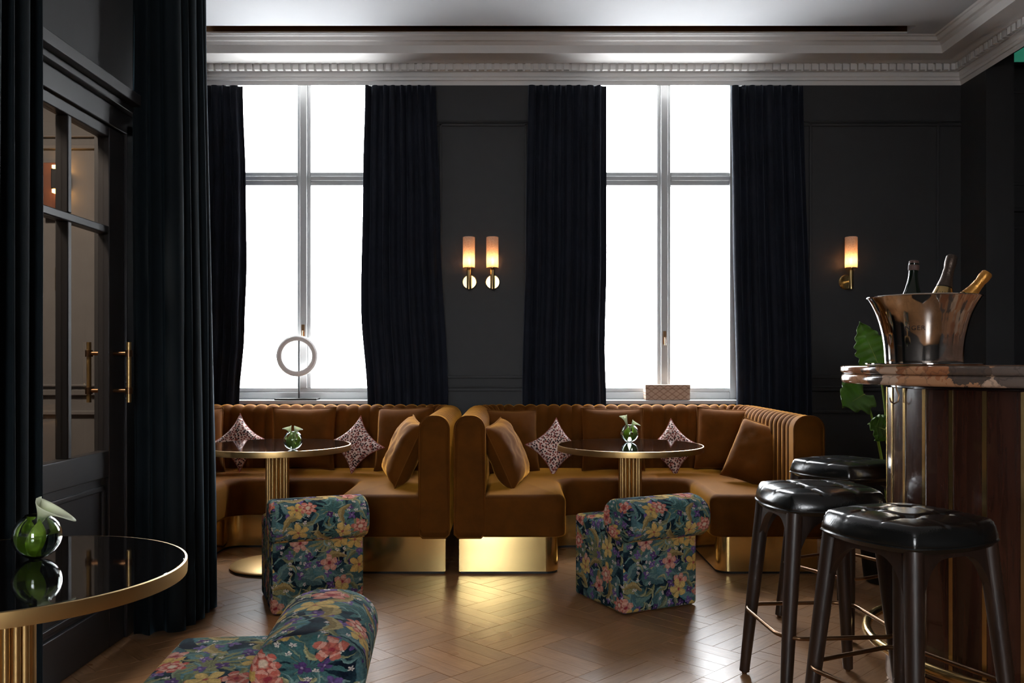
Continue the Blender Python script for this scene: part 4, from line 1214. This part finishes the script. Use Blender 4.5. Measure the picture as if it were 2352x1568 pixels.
s1.location = (1.175, 2.60, 0); s1.rotation_euler = (0, 0, R(25)); tag(s1, 'black tufted leather bar stool nearest the viewer', 'stool', sg_)
s2 = copy_tree(s1); s2.location = (1.11, 3.17, 0); s2.rotation_euler = (0, 0, R(4)); tag(s2, 'black leather bar stool in the middle of the three, closest to the floral chair', 'stool', sg_)
s3 = copy_tree(s1); s3.location = (1.53, 4.02, 0); s3.rotation_euler = (0, 0, R(28)); tag(s3, 'black leather bar stool furthest back, beside the plant', 'stool', sg_)

# ------------------------------------------------------------------ plant
pt_ = empty('potted_plant', (2.06, 4.78, 0)); tag(pt_, 'leafy green elephant ear plant in a dark pot behind the bar', 'plant')
MB().lathe([(0, 0), (.12, 0), (.13, .01), (.165, .34), (.17, .36), (.155, .36), (.15, .33), (0, .32)], 32, cap=False).obj('pot', M['black'], pt_)
def leaf(tipx, tipy, basex, basey, d, W, face, stem_from, nm='leaf', droop=.2, wav=7):
    """blade from its base to its tip (pixels at depth d), margin scalloped, halves folded along the midrib"""
    a, b = px(basex, basey, d), px(tipx, tipy, d); ax = (b-a); L = ax.length; ax.normalize()
    nrm = Vector(face).normalized(); sd = ax.cross(nrm).normalized(); nrm = sd.cross(ax).normalized()
    v = []; f = []; nl, nw = 30, 10
    for i in range(nl+1):
        q = i/nl; qq = q*1.18-.18
        w0 = W*(math.sin(PI*min(1, (q+.02)**.62))**.75)
        for k in range(nw+1):
            s = -1+2*k/nw
            wv = 1+.10*abs(s)*math.sin(wav*2*PI*q+1.0*(s > 0))
            back = -.18*L*max(0, 1-q*3.5)*abs(s)**1.5
            p = a+ax*(L*q+back)+sd*(w0*s*wv)+nrm*(.22*W*abs(s)**1.3-droop*L*q*q*.6-.012*math.sin(wav*2*PI*q)*abs(s))
            v.append(p-Vector((2.06, 4.78, 0)))
    for i in range(nl):
        for k in range(nw):
            c = i*(nw+1)+k; f.append((c, c+1, c+nw+2, c+nw+1))
    mb = MB(); mb.add(v, f); o = mb.obj(nm, M['leaf'], pt_, sharp=180)
    s = o.modifiers.new('blade', 'SOLIDIFY'); s.thickness = .002
    r0 = Vector(stem_from)-Vector((2.06, 4.78, 0)); r1 = a-Vector((2.06, 4.78, 0)); mid = r0.lerp(r1, .55)+Vector((.04, 0, .05))
    pts = [r0.lerp(mid, k/9).lerp(mid.lerp(r1, k/9), k/9) for k in range(10)]
    MB().tube(pts, [.011-.006*k/9 for k in range(10)], 8).obj('stalk', M['stem'], pt_)
    rib = [v[i*(nw+1)+nw//2]+nrm*-.002 for i in range(nl+1)]
    MB().tube(rib, [.004-.003*i/nl for i in range(nl+1)], 6).obj('midrib', M['stem'], o)
root = (2.06, 4.78, .34)
leaf(1974, 738, 2018, 838, 4.72, .085, (-.5, -1, .25), root, wav=6, droop=-.05)
leaf(1935, 935, 1985, 905, 4.70, .11, (.1, -.75, .7), root, wav=3.0, droop=.1)
leaf(1995, 972, 2030, 985, 4.66, .07, (.1, -1, .5), root, wav=4)
leaf(2010, 1012, 2032, 985, 4.68, .05, (.3, -1, .3), root, wav=3)
leaf(2075, 770, 2060, 850, 4.85, .10, (0, -1, .3), root, wav=5)
